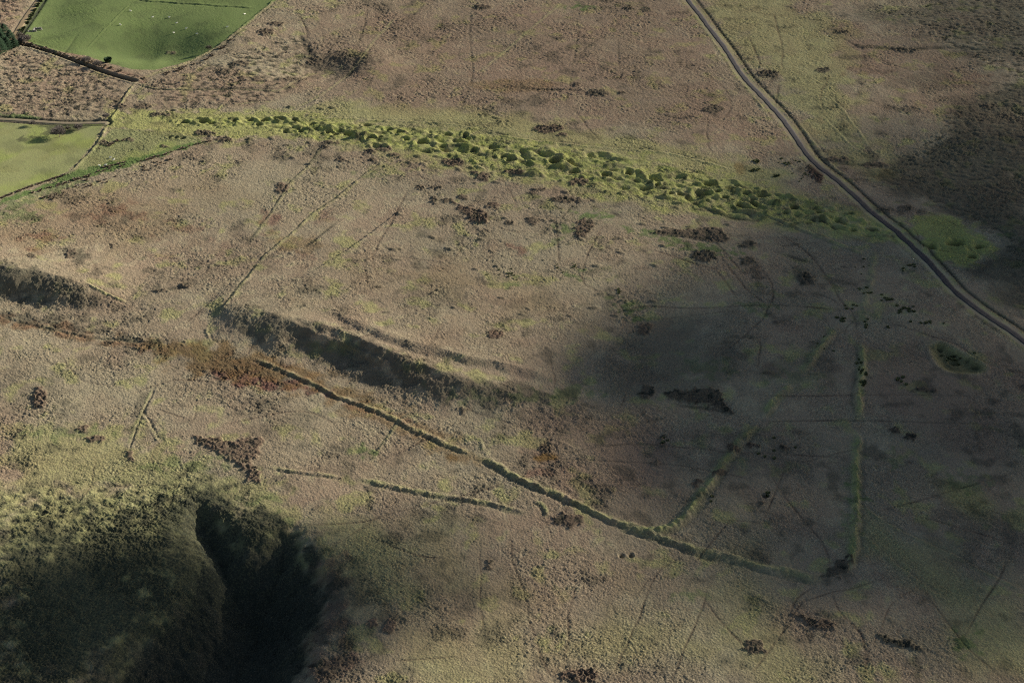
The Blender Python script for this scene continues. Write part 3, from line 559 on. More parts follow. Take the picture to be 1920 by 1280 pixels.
Z[wn] -= (1.0 * np.exp(-((D - 4.4) / 1.2) ** 2) * (G > 0)).astype(np.float32); put('D', wn, .95 * np.exp(-((D - 4.6) / 1.5) ** 2) * (G > 0))
LANE = [(-40, 222), (0, 223), (60, 227), (130, 231), (198, 230)]
lX, lY, lZ, (wn, D, A, G, L, v) = bed(LANE, 1.2)
fade('RO', wn, .5 * v); Z[wn] += (-.9 * np.exp(-((D - 3.0) / .9) ** 2)).astype(np.float32); put('D', wn, .85 * np.exp(-((D - 3.0) / 1.0) ** 2))
# hedge-side brook between the bracken field and the upper pasture
BRK = [(20, 80), (60, 87), (110, 103), (150, 118), (200, 137), (252, 152)]
wx, wy = W(BRK); wn, D, A, G, L = line_dist(wx, wy, 14)
Z[wn] += (-1.8 * np.exp(-(D / 1.6) ** 2) + .5 * np.exp(-((D - 3.2) / 1.1) ** 2)).astype(np.float32)
put('D', wn, .95 * np.exp(-(D / 2.0) ** 2)); put('P', wn, .7 * np.exp(-((D - 3.0) / 1.0) ** 2) * (G < 0)); put('R', wn, .5 * (np.exp(-((D - 6) / 3.5) ** 2) * (G > 0)))

# ------------------------------------------------------------------ tussocks, real relief
T = M['T']; far = np.clip((np.hypot(Y, CAMH) - 530) / 540, 0, 1)
CZ = np.zeros_like(X)
for pts in ([(0, 92), (60, 95), (240, 152), (200, 218), (-40, 215), (-40, 90)], [(-40, -30), (60, -30), (20, 60), (-40, 60)], [(265, 158), (380, 118), (560, 60), (600, 120), (520, 190), (300, 212)],
            [(1600, 330), (1730, 260), (1780, 190), (1980, 170), (1980, 640), (1870, 560), (1850, 450), (1760, 400)], [(1620, 20), (1980, -30), (1980, 160), (1800, 110)], [(-40, 900), (340, 900), (560, 1000), (620, 1300), (-40, 1300)]):
    wx, wy = W(pts); q_ = poly_sd(wx, wy, 3)
    if q_: CZ[q_[0]] = np.maximum(CZ[q_[0]], sm(q_[1] / 12 + .1))
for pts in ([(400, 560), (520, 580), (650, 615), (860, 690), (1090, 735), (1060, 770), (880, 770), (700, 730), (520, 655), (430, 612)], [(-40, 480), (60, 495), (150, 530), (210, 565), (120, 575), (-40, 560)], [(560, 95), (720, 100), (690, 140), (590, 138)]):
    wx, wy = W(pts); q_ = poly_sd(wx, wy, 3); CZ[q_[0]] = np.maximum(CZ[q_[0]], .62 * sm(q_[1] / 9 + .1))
CZ *= M['T'].clip(0, 1)
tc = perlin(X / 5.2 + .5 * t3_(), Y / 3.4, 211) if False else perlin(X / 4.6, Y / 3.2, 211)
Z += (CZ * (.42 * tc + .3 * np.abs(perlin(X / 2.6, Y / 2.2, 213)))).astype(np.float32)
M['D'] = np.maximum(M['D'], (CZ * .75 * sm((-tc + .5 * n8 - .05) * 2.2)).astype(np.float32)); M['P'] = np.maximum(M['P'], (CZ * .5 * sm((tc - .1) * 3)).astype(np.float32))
coarse = 1 + .9 * np.clip(M['D'] + M['R'] * .6, 0, 1)
s1 = 1.25 + .7 * far.mean()
t1 = perlin(X / 1.35, Y / 1.35, 201); wr = (rng.random(X.shape) - .5).astype(np.float32); wr2 = fbm(X * .9, Y, 2.3, 215, 2); t2 = perlin(X / .8, Y / .8, 203); t3 = perlin(X / 3.1, Y / 2.6, 205); t4 = perlin(X / 2.0, Y / 1.7, 207)
M['T'] *= (.62 + .62 * sm(fbm(X, Y, 34, 217, 3) * 1.8 + .45)).astype(np.float32); mx = sm(fbm(X, Y, 45, 219, 2) * 3)
tz = (.22 * mx * (.3 - np.abs(perlin(X / 2.9 + .4 * t2, Y / 2.2, 221))) + .05 * (.25 - np.abs(t1)) * 2 + .14 * t2 * (1 - far * .6) + (.20 + .22 * far) * wr * (.6 + .8 * sm(n8 + .5)) + .16 * wr2 + .08 * t3 + .10 * far * t4)
dens = (np.abs(X) < hw(Y) * 1.02) & (Y > 300) & (Y < 1100)
Z += (tz * T * coarse * dens * 1.15).astype(np.float32)
Zf = Z
print('terrain shaped')

# ------------------------------------------------------------------ materials
def nodes(m):
    m.use_nodes = True; t = m.node_tree; t.nodes.clear(); return t
class NB:
    def __init__(s, t): s.t = t
    def n(s, typ, **k):
        nd = s.t.nodes.new(typ)
        for a, v in k.items():
            if a in ('ins',):
                for i, vv in v.items():
                    if hasattr(vv, 'node') or isinstance(vv, bpy.types.NodeSocket): s.t.links.new(vv, nd.inputs[i])
                    else: nd.inputs[i].default_value = vv
            else: setattr(nd, a, v)
        return nd
    def mix(s, f, a, b_, mode='MIX'):
        nd = s.n('ShaderNodeMix', data_type='RGBA', blend_type=mode)
        for i, v in ((0, f), (6, a), (7, b_)):
            if isinstance(v, bpy.types.NodeSocket): s.t.links.new(v, nd.inputs[i])
            else: nd.inputs[i].default_value = v if i == 0 else (*v, 1)
        return nd.outputs[2]
    def math(s, op, a, b_=0.0, c=None, clamp=False):
        nd = s.n('ShaderNodeMath', operation=op, use_clamp=clamp)
        for i, v in ((0, a), (1, b_), (2, c)):
            if v is None: continue
            if isinstance(v, bpy.types.NodeSocket): s.t.links.new(v, nd.inputs[i])
            else: nd.inputs[i].default_value = v
        return nd.outputs[0]
def ground_material():
    m = bpy.data.materials.new('moor_vegetation'); t = nodes(m); B = NB(t)
    geo = B.n('ShaderNodeNewGeometry').outputs['Position']
    def noise(sc, d=3, r=.55):
        return B.n('ShaderNodeTexNoise', ins={0: geo, 2: sc, 3: float(d), 4: r}).outputs[0]
    a = B.n('ShaderNodeAttribute', attribute_name='veg_a'); sa = B.n('ShaderNodeSeparateColor', ins={0: a.outputs[0]})
    c = B.n('ShaderNodeAttribute', attribute_name='veg_b'); sc_ = B.n('ShaderNodeSeparateColor', ins={0: c.outputs[0]})
    g, y, r_ = sa.outputs; o, p, d = sc_.outputs; k = c.outputs['Alpha']
    nf = noise(1.3, 4, .7); nm = noise(.12, 3); nl = noise(.018, 3); nh = noise(3.6, 2, .7)
    def sharp(mk, nz, amt=.6):     # break mask edges into clumps
        return B.math('MULTIPLY_ADD', B.math('SUBTRACT', nz, .5), B.math('MULTIPLY', mk, amt * 3), mk, True)
    def ramp(nz, lo, hi):
        return B.n('ShaderNodeMapRange', ins={0: nz, 1: lo, 2: hi, 3: 0.0, 4: 1.0}).outputs[0]
    base = B.mix(ramp(nm, .3, .7), (.282, .228, .145), (.238, .205, .145))
    base = B.mix(ramp(nl, .35, .65), base, (.298, .22, .15))
    base = B.mix(B.math('MULTIPLY', ramp(nh, .45, .7), .6), base, (.44, .37, .25))
    base = B.mix(sharp(p, nf), base, (.40, .345, .225))
    base = B.mix(sharp(y, nf, .7), base, (.335, .345, .11))
    base = B.mix(sharp(r_, nf, .7), base, (.20, .105, .08))
    base = B.mix(sharp(o, nf, .6), base, (.21, .13, .055))
    base = B.mix(sharp(g, nf, .25), base, (.128, .182, .062))
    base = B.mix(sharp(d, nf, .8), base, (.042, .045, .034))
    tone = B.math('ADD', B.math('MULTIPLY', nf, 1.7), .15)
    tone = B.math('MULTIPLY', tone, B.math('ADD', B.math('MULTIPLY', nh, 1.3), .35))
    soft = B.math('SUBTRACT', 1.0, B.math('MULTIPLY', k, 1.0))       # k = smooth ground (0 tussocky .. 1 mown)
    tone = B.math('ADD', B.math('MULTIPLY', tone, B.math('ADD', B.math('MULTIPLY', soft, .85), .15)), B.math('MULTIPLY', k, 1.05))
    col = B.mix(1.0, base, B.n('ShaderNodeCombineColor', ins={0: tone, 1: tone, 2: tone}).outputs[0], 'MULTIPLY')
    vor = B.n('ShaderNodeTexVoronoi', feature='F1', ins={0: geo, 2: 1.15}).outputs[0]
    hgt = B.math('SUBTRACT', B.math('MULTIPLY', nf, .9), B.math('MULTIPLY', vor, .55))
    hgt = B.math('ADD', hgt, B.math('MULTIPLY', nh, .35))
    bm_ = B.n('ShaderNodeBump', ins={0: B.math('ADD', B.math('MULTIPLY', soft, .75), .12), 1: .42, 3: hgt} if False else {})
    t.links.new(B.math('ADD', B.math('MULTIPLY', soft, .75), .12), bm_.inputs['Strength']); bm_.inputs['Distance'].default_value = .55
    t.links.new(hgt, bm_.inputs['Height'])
    bs = B.n('ShaderNodeBsdfDiffuse', ins={0: col, 1: 1.0}); t.links.new(bm_.outputs[0], bs.inputs['Normal'])
    out = B.n('ShaderNodeOutputMaterial', ins={0: bs.outputs[0]})
    return m
GM = ground_material()
def simple(name, col, col2=None, sc=1.0, rough=.9, bump=0.0, coords='OBJECT'):
    m = bpy.data.materials.new(name); t = nodes(m); B = NB(t)
    pos = B.n('ShaderNodeTexCoord').outputs['Object'] if coords == 'OBJECT' else B.n('ShaderNodeNewGeometry').outputs['Position']
    nz = B.n('ShaderNodeTexNoise', ins={0: pos, 2: sc, 3: 4.0}).outputs[0]
    rp = B.n('ShaderNodeMapRange', ins={0: nz, 1: .3, 2: .7}).outputs[0]
    c = B.mix(rp, col, col2 or tuple(v * .6 for v in col))
    bs = B.n('ShaderNodeBsdfPrincipled', ins={0: c, 'Roughness': rough}); bs.inputs['Specular IOR Level'].default_value = .2
    if bump:
        b_ = B.n('ShaderNodeBump'); b_.inputs['Strength'].default_value = bump; b_.inputs['Distance'].default_value = .1
        t.links.new(nz, b_.inputs['Height']); t.links.new(b_.outputs[0], bs.inputs['Normal'])
    B.n('ShaderNodeOutputMaterial', ins={0: bs.outputs[0]})
    return m
m_road = simple('worn_asphalt', (.032, .029, .031), (.055, .049, .049), .35, .8, .2, 'W')
m_track = simple('brown_track', (.21, .155, .09), (.28, .21, .12), .6, .9, .3, 'W')
m_lane = simple('grassy_lane', (.17, .15, .09), (.22, .17, .12), .4, .9, .3, 'W')
m_stone = simple('grey_stone', (.32, .30, .28), (.15, .14, .13), 3, .9, .3)
m_wool = simple('sheep_wool', (.80, .77, .70), (.68, .64, .56), 6, .95, .3)
m_face = simple('sheep_face', (.70, .66, .6), (.5, .45, .4), 6)
m_leg = simple('sheep_leg', (.25, .22, .2), (.4, .36, .3), 6)
m_bark = simple('bare_bark', (.16, .125, .105), (.23, .19, .16), 3)
m_twig = simple('bare_twigs', (.12, .10, .09), (.17, .145, .12), 1.5)
m_needle = simple('pine_needles', (.035, .065, .03), (.02, .042, .022), 1.2)
m_rush = simple('dark_rushes', (.075, .095, .04), (.13, .13, .06), 1.5)
m_heather = simple('rusty_scrub', (.20, .15, .11), (.13, .11, .07), 1.5)
m_gorse = simple('gorse_leaf', (.05, .065, .025), (.08, .09, .035), 1.5)

# ------------------------------------------------------------------ ground meshes
def prop(o, label=None, cat=None, kind=None, group=None):
    if label: o['label'] = label
    if cat: o['category'] = cat
    if kind: o['kind'] = kind
    if group: o['group'] = group
    return o
keepmask = {}
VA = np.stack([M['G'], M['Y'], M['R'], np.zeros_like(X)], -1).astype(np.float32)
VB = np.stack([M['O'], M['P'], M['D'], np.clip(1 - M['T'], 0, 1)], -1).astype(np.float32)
idx = np.arange(NRW * NCL, dtype=np.int32).reshape(NRW, NCL)
q = np.stack([idx[:-1, :-1], idx[:-1, 1:], idx[1:, 1:], idx[1:, :-1]], -1).reshape(-1, 4)
fid = ID[:-1, :-1].reshape(-1)
# vertex normals of the whole sheet, so that pieces meet without a seam
co_all = np.stack([X, Y, Z], -1).reshape(-1, 3)
gy_, gx_ = np.zeros_like(Z), np.zeros_like(Z)
gx_[:, 1:-1] = (Z[:, 2:] - Z[:, :-2]) / (X[:, 2:] - X[:, :-2])
# dz/dy at constant x: the columns fan out, so correct with dx/dy
dYv = (ys[2:] - ys[:-2])[:, None]; gy_[1:-1] = (Z[2:] - Z[:-2]) / dYv - gx_[1:-1] * ((X[2:] - X[:-2]) / dYv)
N_all = np.stack([-gx_, -gy_, np.ones_like(Z)], -1).reshape(-1, 3); N_all /= np.linalg.norm(N_all, axis=1)[:, None]
VAf = VA.reshape(-1, 4); VBf = VB.reshape(-1, 4)
order = np.argsort(fid, kind='stable'); sf = fid[order]
ids, starts = np.unique(sf, return_index=True); ends = np.append(starts[1:], len(sf))
def ground_piece(name, fq):
    u, inv = np.unique(fq, return_inverse=True)
    me = bpy.data.meshes.new(name); nv, nf_ = len(u), len(fq)
    me.vertices.add(nv); me.vertices.foreach_set('co', co_all[u].astype(np.float32).ravel())
    me.loops.add(nf_ * 4); me.loops.foreach_set('vertex_index', inv.astype(np.int32).ravel())
    me.polygons.add(nf_); me.polygons.foreach_set('loop_start', np.arange(0, nf_ * 4, 4, dtype=np.int32))
    me.update(calc_edges=True)
    for an, arr in (('veg_a', VAf), ('veg_b', VBf)):
        at_ = me.attributes.new(an, 'FLOAT_COLOR', 'POINT'); at_.data.foreach_set('color', arr[u].ravel())
    me.shade_smooth(); me.normals_split_custom_set_from_vertices(N_all[u].astype(np.float32))
    me.materials.append(GM)
    o = bpy.data.objects.new(name, me); COL.objects.link(o); return o
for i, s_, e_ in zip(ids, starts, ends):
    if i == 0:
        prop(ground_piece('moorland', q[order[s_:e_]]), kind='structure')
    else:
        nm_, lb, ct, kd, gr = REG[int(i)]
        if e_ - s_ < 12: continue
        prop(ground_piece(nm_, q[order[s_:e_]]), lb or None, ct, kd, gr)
print('ground meshes', len(ids))

# ------------------------------------------------------------------ road, track, lane
def strip(name, wx, wy, zz, half, mat, lift=.03, crown=.06, wob=.12):
    # resample
    arc = np.concatenate([[0], np.cumsum(np.hypot(np.diff(wx), np.diff(wy)))]); n = int(arc[-1] / 1.6)
    s = np.linspace(0, arc[-1], n); x = np.interp(s, arc, wx); y = np.interp(s, arc, wy); z = np.interp(s, arc, zz)
    tx = np.gradient(x); ty = np.gradient(y); l = np.hypot(tx, ty); nx, ny = -ty / l, tx / l
    offs = [-1, -.94, -.5, 0, .5, .94, 1]; vs_ = []
    for i in range(n):
        wl = half * (1 + wob * float(perlin(np.array([s[i] / 6]), np.array([0.]), 301)[0])); wr = half * (1 + wob * float(perlin(np.array([s[i] / 6]), np.array([9.5]), 302)[0]))
        for o in offs:
            ww = wl if o < 0 else wr
            vs_.append((x[i] + nx[i] * o * ww, y[i] + ny[i] * o * ww, z[i] + lift + crown * (1 - o * o) - (.2 if abs(o) == 1 else 0)))
    k = len(offs); f = [(i * k + j, i * k + j + 1, (i + 1) * k + j + 1, (i + 1) * k + j)[::-1] for i in range(n - 1) for j in range(k - 1)]
    me = bpy.data.meshes.new(name); me.from_pydata(vs_, [], f); me.shade_smooth(); me.materials.append(mat)
    o = bpy.data.objects.new(name, me); COL.objects.link(o); return prop(o, kind='structure')
strip('road', rX, rY, rZ, 1.8, m_road, wob=.25)
strip('farm_track', tX, tY, tZ, 2.3, m_track)
strip('grassy_lane', lX, lY, lZ, 1.5, m_lane)

# ------------------------------------------------------------------ plants
def obj(name, me, parent=None, loc=None):
    o = bpy.data.objects.new(name, me); COL.objects.link(o)
    if parent is not None: o.parent = parent
    if loc is not None: o.location = loc
    return o
def mesh(name, v, f, mat, smooth=False):
    me = bpy.data.meshes.new(name); me.from_pydata([tuple(map(float, a)) for a in v], [], f); me.materials.append(mat)
    if smooth: me.shade_smooth()
    return me
def clump_mesh(name, mat, seed, r=.8, h=.6, n=90):
    q_ = random.Random(seed); v, f = [], []
    for k in range(n):
        a = q_.uniform(0, 6.283); rr = r * math.sqrt(q_.random()) * .75; x, y = rr * math.cos(a), rr * math.sin(a)
        hh = h * (1 - .6 * (rr / r) ** 2) * q_.uniform(.7, 1.15); lean = .35 + rr / r * .5; w_ = q_.uniform(.06, .13) * r / .8
        b_ = a + q_.uniform(-.5, .5); c, s = math.cos(b_ + 1.57), math.sin(b_ + 1.57); i = len(v)
        v += [(x - c * w_, y - s * w_, -.1), (x + c * w_, y + s * w_, -.1), (x + math.cos(b_) * lean * hh * .5 + c * w_, y + math.sin(b_) * lean * hh * .5 + s * w_, hh * .65),
              (x + math.cos(b_) * lean * hh * .5 - c * w_, y + math.sin(b_) * lean * hh * .5 - s * w_, hh * .65), (x + math.cos(b_) * lean * hh, y + math.sin(b_) * lean * hh, hh)]
        f += [(i, i + 1, i + 2, i + 3), (i + 3, i + 2, i + 4)]
    # solid heart of the tussock
    i = len(v)
    for j in range(4):
        for k in range(8):
            a = k / 8 * 6.283; rr = r * [.72, .6, .38, .05][j] * q_.uniform(.85, 1.1); v.append((rr * math.cos(a), rr * math.sin(a), h * [-.2, .25, .5, .6][j]))
    for j in range(3):
        for k in range(8): f.append((i + j * 8 + k, i + j * 8 + (k + 1) % 8, i + (j + 1) * 8 + (k + 1) % 8, i + (j + 1) * 8 + k))
    return mesh(name, v, f, mat)
RUSH = [clump_mesh('rush_tussock', m_rush, s, .9, .75) for s in range(3)]
HEA = [clump_mesh('scrub_bush', m_heather, 20 + s, 1.0, .8) for s in range(3)]
GOR = [clump_mesh('gorse_bush', m_gorse, 40 + s, 1.2, 1.2, 130) for s in range(2)]
def scatter(pts, meshes, name, label, cat, group, smin=.8, smax=1.5):
    X_, Y_ = at([p[0] for p in pts], [p[1] for p in pts]); Z_ = zat(X_, Y_)
    for k, (x, y, z) in enumerate(zip(X_, Y_, Z_)):
        o = obj(name, meshes[k % len(meshes)], None, (x, y, z)); s = random.uniform(smin, smax) * (pts[k][2] if len(pts[k]) > 2 else 1)
        o.scale = (s * random.uniform(.85, 1.3), s * random.uniform(.8, 1.1), s * .9); o.rotation_euler = (0, 0, random.uniform(0, 6.28))
        prop(o, label, cat, None, group)
for (a, b_, n, sx, sy, s, where) in [(1665, 560, 10, 12, 7, 1, 'in the upper cluster right of the knoll'), (1700, 582, 14, 16, 6, 1.1, 'in the dense cluster between knoll and road'), (1740, 605, 8, 20, 6, .9, 'in the lowest cluster right of the knoll'), (1576, 600, 6, 8, 5, 1.2, 'on the left flank of the knoll'), (1598, 575, 5, 10, 8, 1, 'at the path fork on the knoll'), (1625, 545, 7, 14, 8, .9, 'on the crest of the knoll'), (1622, 605, 4, 4, 6, 1.2, 'at the head of the upright bank'), (1540, 650, 4, 14, 12, .9, 'beside the thin dark bank'), (1615, 690, 12, 7, 20, 1.1, 'on the middle of the upright bank'), (1618, 715, 8, 5, 12, 1.1, 'on the lower middle of the upright bank'), (1690, 715, 5, 10, 8, 1.1, 'in the line left of the low oval patch'), (1665, 614, 3, 8, 3, .9, 'below the thin path right of the upright bank'), (1610, 500, 5, 14, 10, .7, 'above the knoll on the broad low bank'), (1700, 500, 8, 16, 8, .9, 'on the slope left of the road'), (1790, 672, 14, 22, 9, 1.0, 'inside the rushy hollow'), (1480, 305, 10, 22, 6, 1.0, 'above the far side of the quarried strip'), (1455, 330, 7, 10, 4, 1.2, 'between quarried strip and red tongue'), (1411, 319, 7, 8, 4, 1.2, 'in the lower dark clump by the yellow seep'), (1419, 304, 6, 8, 3, 1.3, 'in the upper dark clump by the yellow seep'), (1500, 330, 8, 20, 10, .8, 'left of the red heather tongue'), (1245, 825, 4, 5, 12, 1.2, 'in the row left of the enclosure'), (1430, 850, 6, 40, 20, .9, 'inside the enclosure near its top'), (1340, 935, 4, 10, 12, .9, 'inside the enclosure near the green bank'), (1440, 930, 3, 4, 6, 1.1, 'beside the pit in the enclosure'), (950, 515, 14, 26, 8, .8, 'in the peppered ground in mid moor'), (1055, 500, 10, 26, 8, .8, 'beside the small mid moor flush'), (1160, 548, 5, 10, 4, .9, 'above the wedge shaped green flush')]:
    scatter([(a + random.gauss(0, sx * .6), b_ + random.gauss(0, sy * .6), s) for _ in range(n)], RUSH, 'rush_tussock', 'small dark green rush tussock ' + where, 'rush tussock', 'rush tussocks ' + where, .6, 1.1)
def along(pts, n, j=1.5):
    p = smooth_pts(pts, 6); o = []
    for _ in range(n):
        t = random.random() * (len(p) - 1.001); i = int(t); u = t - i
        o.append((p[i][0] * (1 - u) + p[i + 1][0] * u + random.gauss(0, j), p[i][1] * (1 - u) + p[i + 1][1] * u + random.gauss(0, j * .5)))
    return o
for pl, n_, j_, where in [([(-10, 376), (60, 349), (127, 326)], 60, .8, 'along the lower edge of the sunlit meadow'), ([(60, 362), (130, 341), (200, 318), (280, 298), (350, 276), (400, 262)], 75, 1.6, 'in the long middle row under the bright green strip'),
                          ([(60, 378), (150, 352), (230, 330), (320, 300)], 45, 6, 'in the loose lowest row at the moor edge'), ([(194, 314), (240, 303)], 14, .7, 'in the short row by the two sheep'), ([(185, 280), (225, 262)], 16, 4, 'in the patch right of the pale field bank')]:
    scatter(along(pl, n_, j_), HEA, 'scrub_bush', 'low brown scrub bush ' + where, 'bush', 'brown scrub bushes ' + where, .5, 1.15)
for pl, n_, j_, where in [([(25, 78), (60, 86), (110, 101), (160, 115), (205, 128), (250, 145)], 55, 3, 'beside the brook under the upper pasture'), ([(258, 148), (330, 132), (390, 110), (450, 60)], 30, 3, 'along the curving bank right of the upper pasture')]:
    scatter(along(pl, n_, j_), HEA, 'hedge_bush', 'low straggling hedge bush ' + where, 'bush', 'hedge bushes ' + where, .6, 1.6)
scatter(along([(80, -5), (58, 32), (36, 66)], 34, .8), GOR, 'gorse_bush', 'dark gorse bush in the row between track and bright green bank', 'bush', 'gorse bushes beside the farm track', .8, 1.3)

# conifers of the wood cut by the left edge
def conifer(seed, h=10, r=3.6):
    q_ = random.Random(seed); v, f = [], []
    for k in range(4200):
        t = q_.random() ** 1.1; z = h * (.08 + .92 * t); rr = r * (1 - t ** 1.7) ** .8 * (.75 + .25 * math.sin(z * 3.1 + seed)) * math.sqrt(q_.uniform(.25, 1)) + .05
        a = q_.uniform(0, 6.283); c, s = math.cos(a), math.sin(a); L = q_.uniform(.35, .8); w_ = q_.uniform(.12, .28); i = len(v)
        x, y = rr * c, rr * s; dz = -.25 * L
        v += [(x - s * w_, y + c * w_, z), (x + s * w_, y - c * w_, z), (x + c * L, y + s * L, z + dz)]; f.append((i, i + 1, i + 2))
    trunk_v, trunk_f = [], []
    for j, (zz, rr) in enumerate([(-.3, .24), (h * .3, .18), (h * .7, .09), (h * .98, .02)]):
        for k in range(7): trunk_v.append((rr * math.cos(k / 7 * 6.283), rr * math.sin(k / 7 * 6.283), zz))
    for j in range(3):
        for k in range(7): trunk_f.append((j * 7 + k, j * 7 + (k + 1) % 7, (j + 1) * 7 + (k + 1) % 7, (j + 1) * 7 + k))
    return mesh('crown', v, f, m_needle), mesh('trunk', trunk_v, trunk_f, m_bark, True)
CON = [conifer(s, 11 + s, 5.2 + .4 * s) for s in range(3)]
for k, (px, py, s) in enumerate([(2, 78, 1), (12, 74, .95), (22, 82, .85), (8, 90, 1), (-8, 84, 1.1), (-6, 70, 1.1), (-16, 95, 1.1), (-20, 76, 1.1), (2, 99, .95), (16, 92, .8), (29, 88, .6), (-10, 104, 1), (-26, 90, 1), (-30, 104, 1.1)]):
    x, y = at(px, py); z = zat(x, y)
    e = bpy.data.objects.new('conifer_tree', None); COL.objects.link(e); e.location = (x[0], y[0], z[0]); e.scale = (s, s, s); e.rotation_euler = (0, 0, k * 1.3)
    prop(e, 'dark green conifer in the small wood cut by the left edge', 'tree', None, 'conifers of the small wood')
    cr, tr = CON[k % 3]; obj('crown', cr, e); obj('trunk', tr, e)
# bare broadleaf trees
def bare(seed, h=5.4, spread=1.0):
    q_ = random.Random(seed); tv, tf, wv, wf = [], [], [], []
    def seg(V, F, a, b_, ra, rb, n=5):
        d = (b_ - a).normalized(); u = d.orthogonal().normalized(); w_ = d.cross(u); i = len(V)
        for p_, r_ in ((a, ra), (b_, rb)):
            for k in range(n): V.append(tuple(p_ + (u * math.cos(k / n * 6.283) + w_ * math.sin(k / n * 6.283)) * r_))
        for k in range(n): F.append((i + k, i + (k + 1) % n, i + n + (k + 1) % n, i + n + k))
    def grow(p, d, L, r_, lv):
        e_ = p + d * L; seg(tv if lv < 3 else wv, tf if lv < 3 else wf, p, e_, r_, r_ * .68, 6 if lv < 2 else 3)
        if lv >= 5: return
        for k in range(3 if lv < 4 else 4):
            nd = (d + Vector((q_.uniform(-1, 1) * spread, q_.uniform(-1, 1) * spread, q_.uniform(-.35, .6))) * .75).normalized()
            grow(e_, nd, L * q_.uniform(.62, .85), r_ * .62, lv + 1)
    grow(Vector((0, 0, -.2)), Vector((.05, 0, 1)).normalized(), h * .28, .18, 0)
    for k in range(3200):     # fine twigs through a domed crown
        a = q_.uniform(0, 6.283); ph = math.acos(q_.uniform(-.5, 1)); rr = q_.random() ** .4
        lump = 1 + .18 * math.sin(a * 3 + seed) + .12 * math.sin(a * 7 + ph * 4)
        p = Vector((math.sin(ph) * math.cos(a) * rr * 2.9 * lump, math.sin(ph) * math.sin(a) * rr * 2.9 * lump, h * .60 + math.cos(ph) * rr * h * .36 * lump))
        d = Vector((p.x * .3 + q_.uniform(-1, 1), p.y * .3 + q_.uniform(-1, 1), q_.uniform(-.2, 1))).normalized() * q_.uniform(.35, .8); n_ = d.orthogonal().normalized() * .08; i = len(wv)
        wv += [tuple(p - n_), tuple(p + n_), tuple(p + d)]; wf.append((i, i + 1, i + 2))
    return mesh('crown', wv, wf, m_twig), mesh('trunk', tv, tf, m_bark, True)
BARE = [bare(3), bare(5, 5, 1.2)]
for k, (px, py, s, lb) in enumerate([(112, 257, 1.25, 'lone bare rounded tree with long shadow in the sunlit meadow'), (48, 82, 1.15, 'pale bare tree at the tip of the conifer wood, nearest the wood'), (40, 76, 1.0, 'pale bare tree between conifer wood and farm track'),
                                    (163, 118, .85, 'left of two grey bare hedge trees over the brook'), (183, 126, .8, 'right of two grey bare hedge trees over the brook'), (392, 95, .7, 'grey thorn on the bank under the upper pasture'),
                                    (62, 236, .6, 'low bare thorn at the left of the meadow hollow'), (148, 244, .75, 'bare thorn in the meadow hollow under the lane'), (128, 246, .6, 'smaller bare thorn beside the lone tree'), (200, 222, .6, 'bare thorn at the lane corner')]):
    x, y = at(px, py); z = zat(x, y)
    e = bpy.data.objects.new('bare_tree', None); COL.objects.link(e); e.location = (x[0], y[0], z[0]); e.scale = (s * 1.15, s * 1.15, s); e.rotation_euler = (0, 0, k * 2.1)
    prop(e, lb, 'tree'); cr, tr = BARE[k % 2]; obj('crown', cr, e); obj('trunk', tr, e)
x, y = at(203, 117); z = zat(x, y); o = obj('holly_bush', clump_mesh('holly_bush', m_needle, 77, 2.0, 3.4, 420), None, (x[0], y[0], z[0])); prop(o, 'dark evergreen bush at the lower edge of the upper pasture', 'bush')

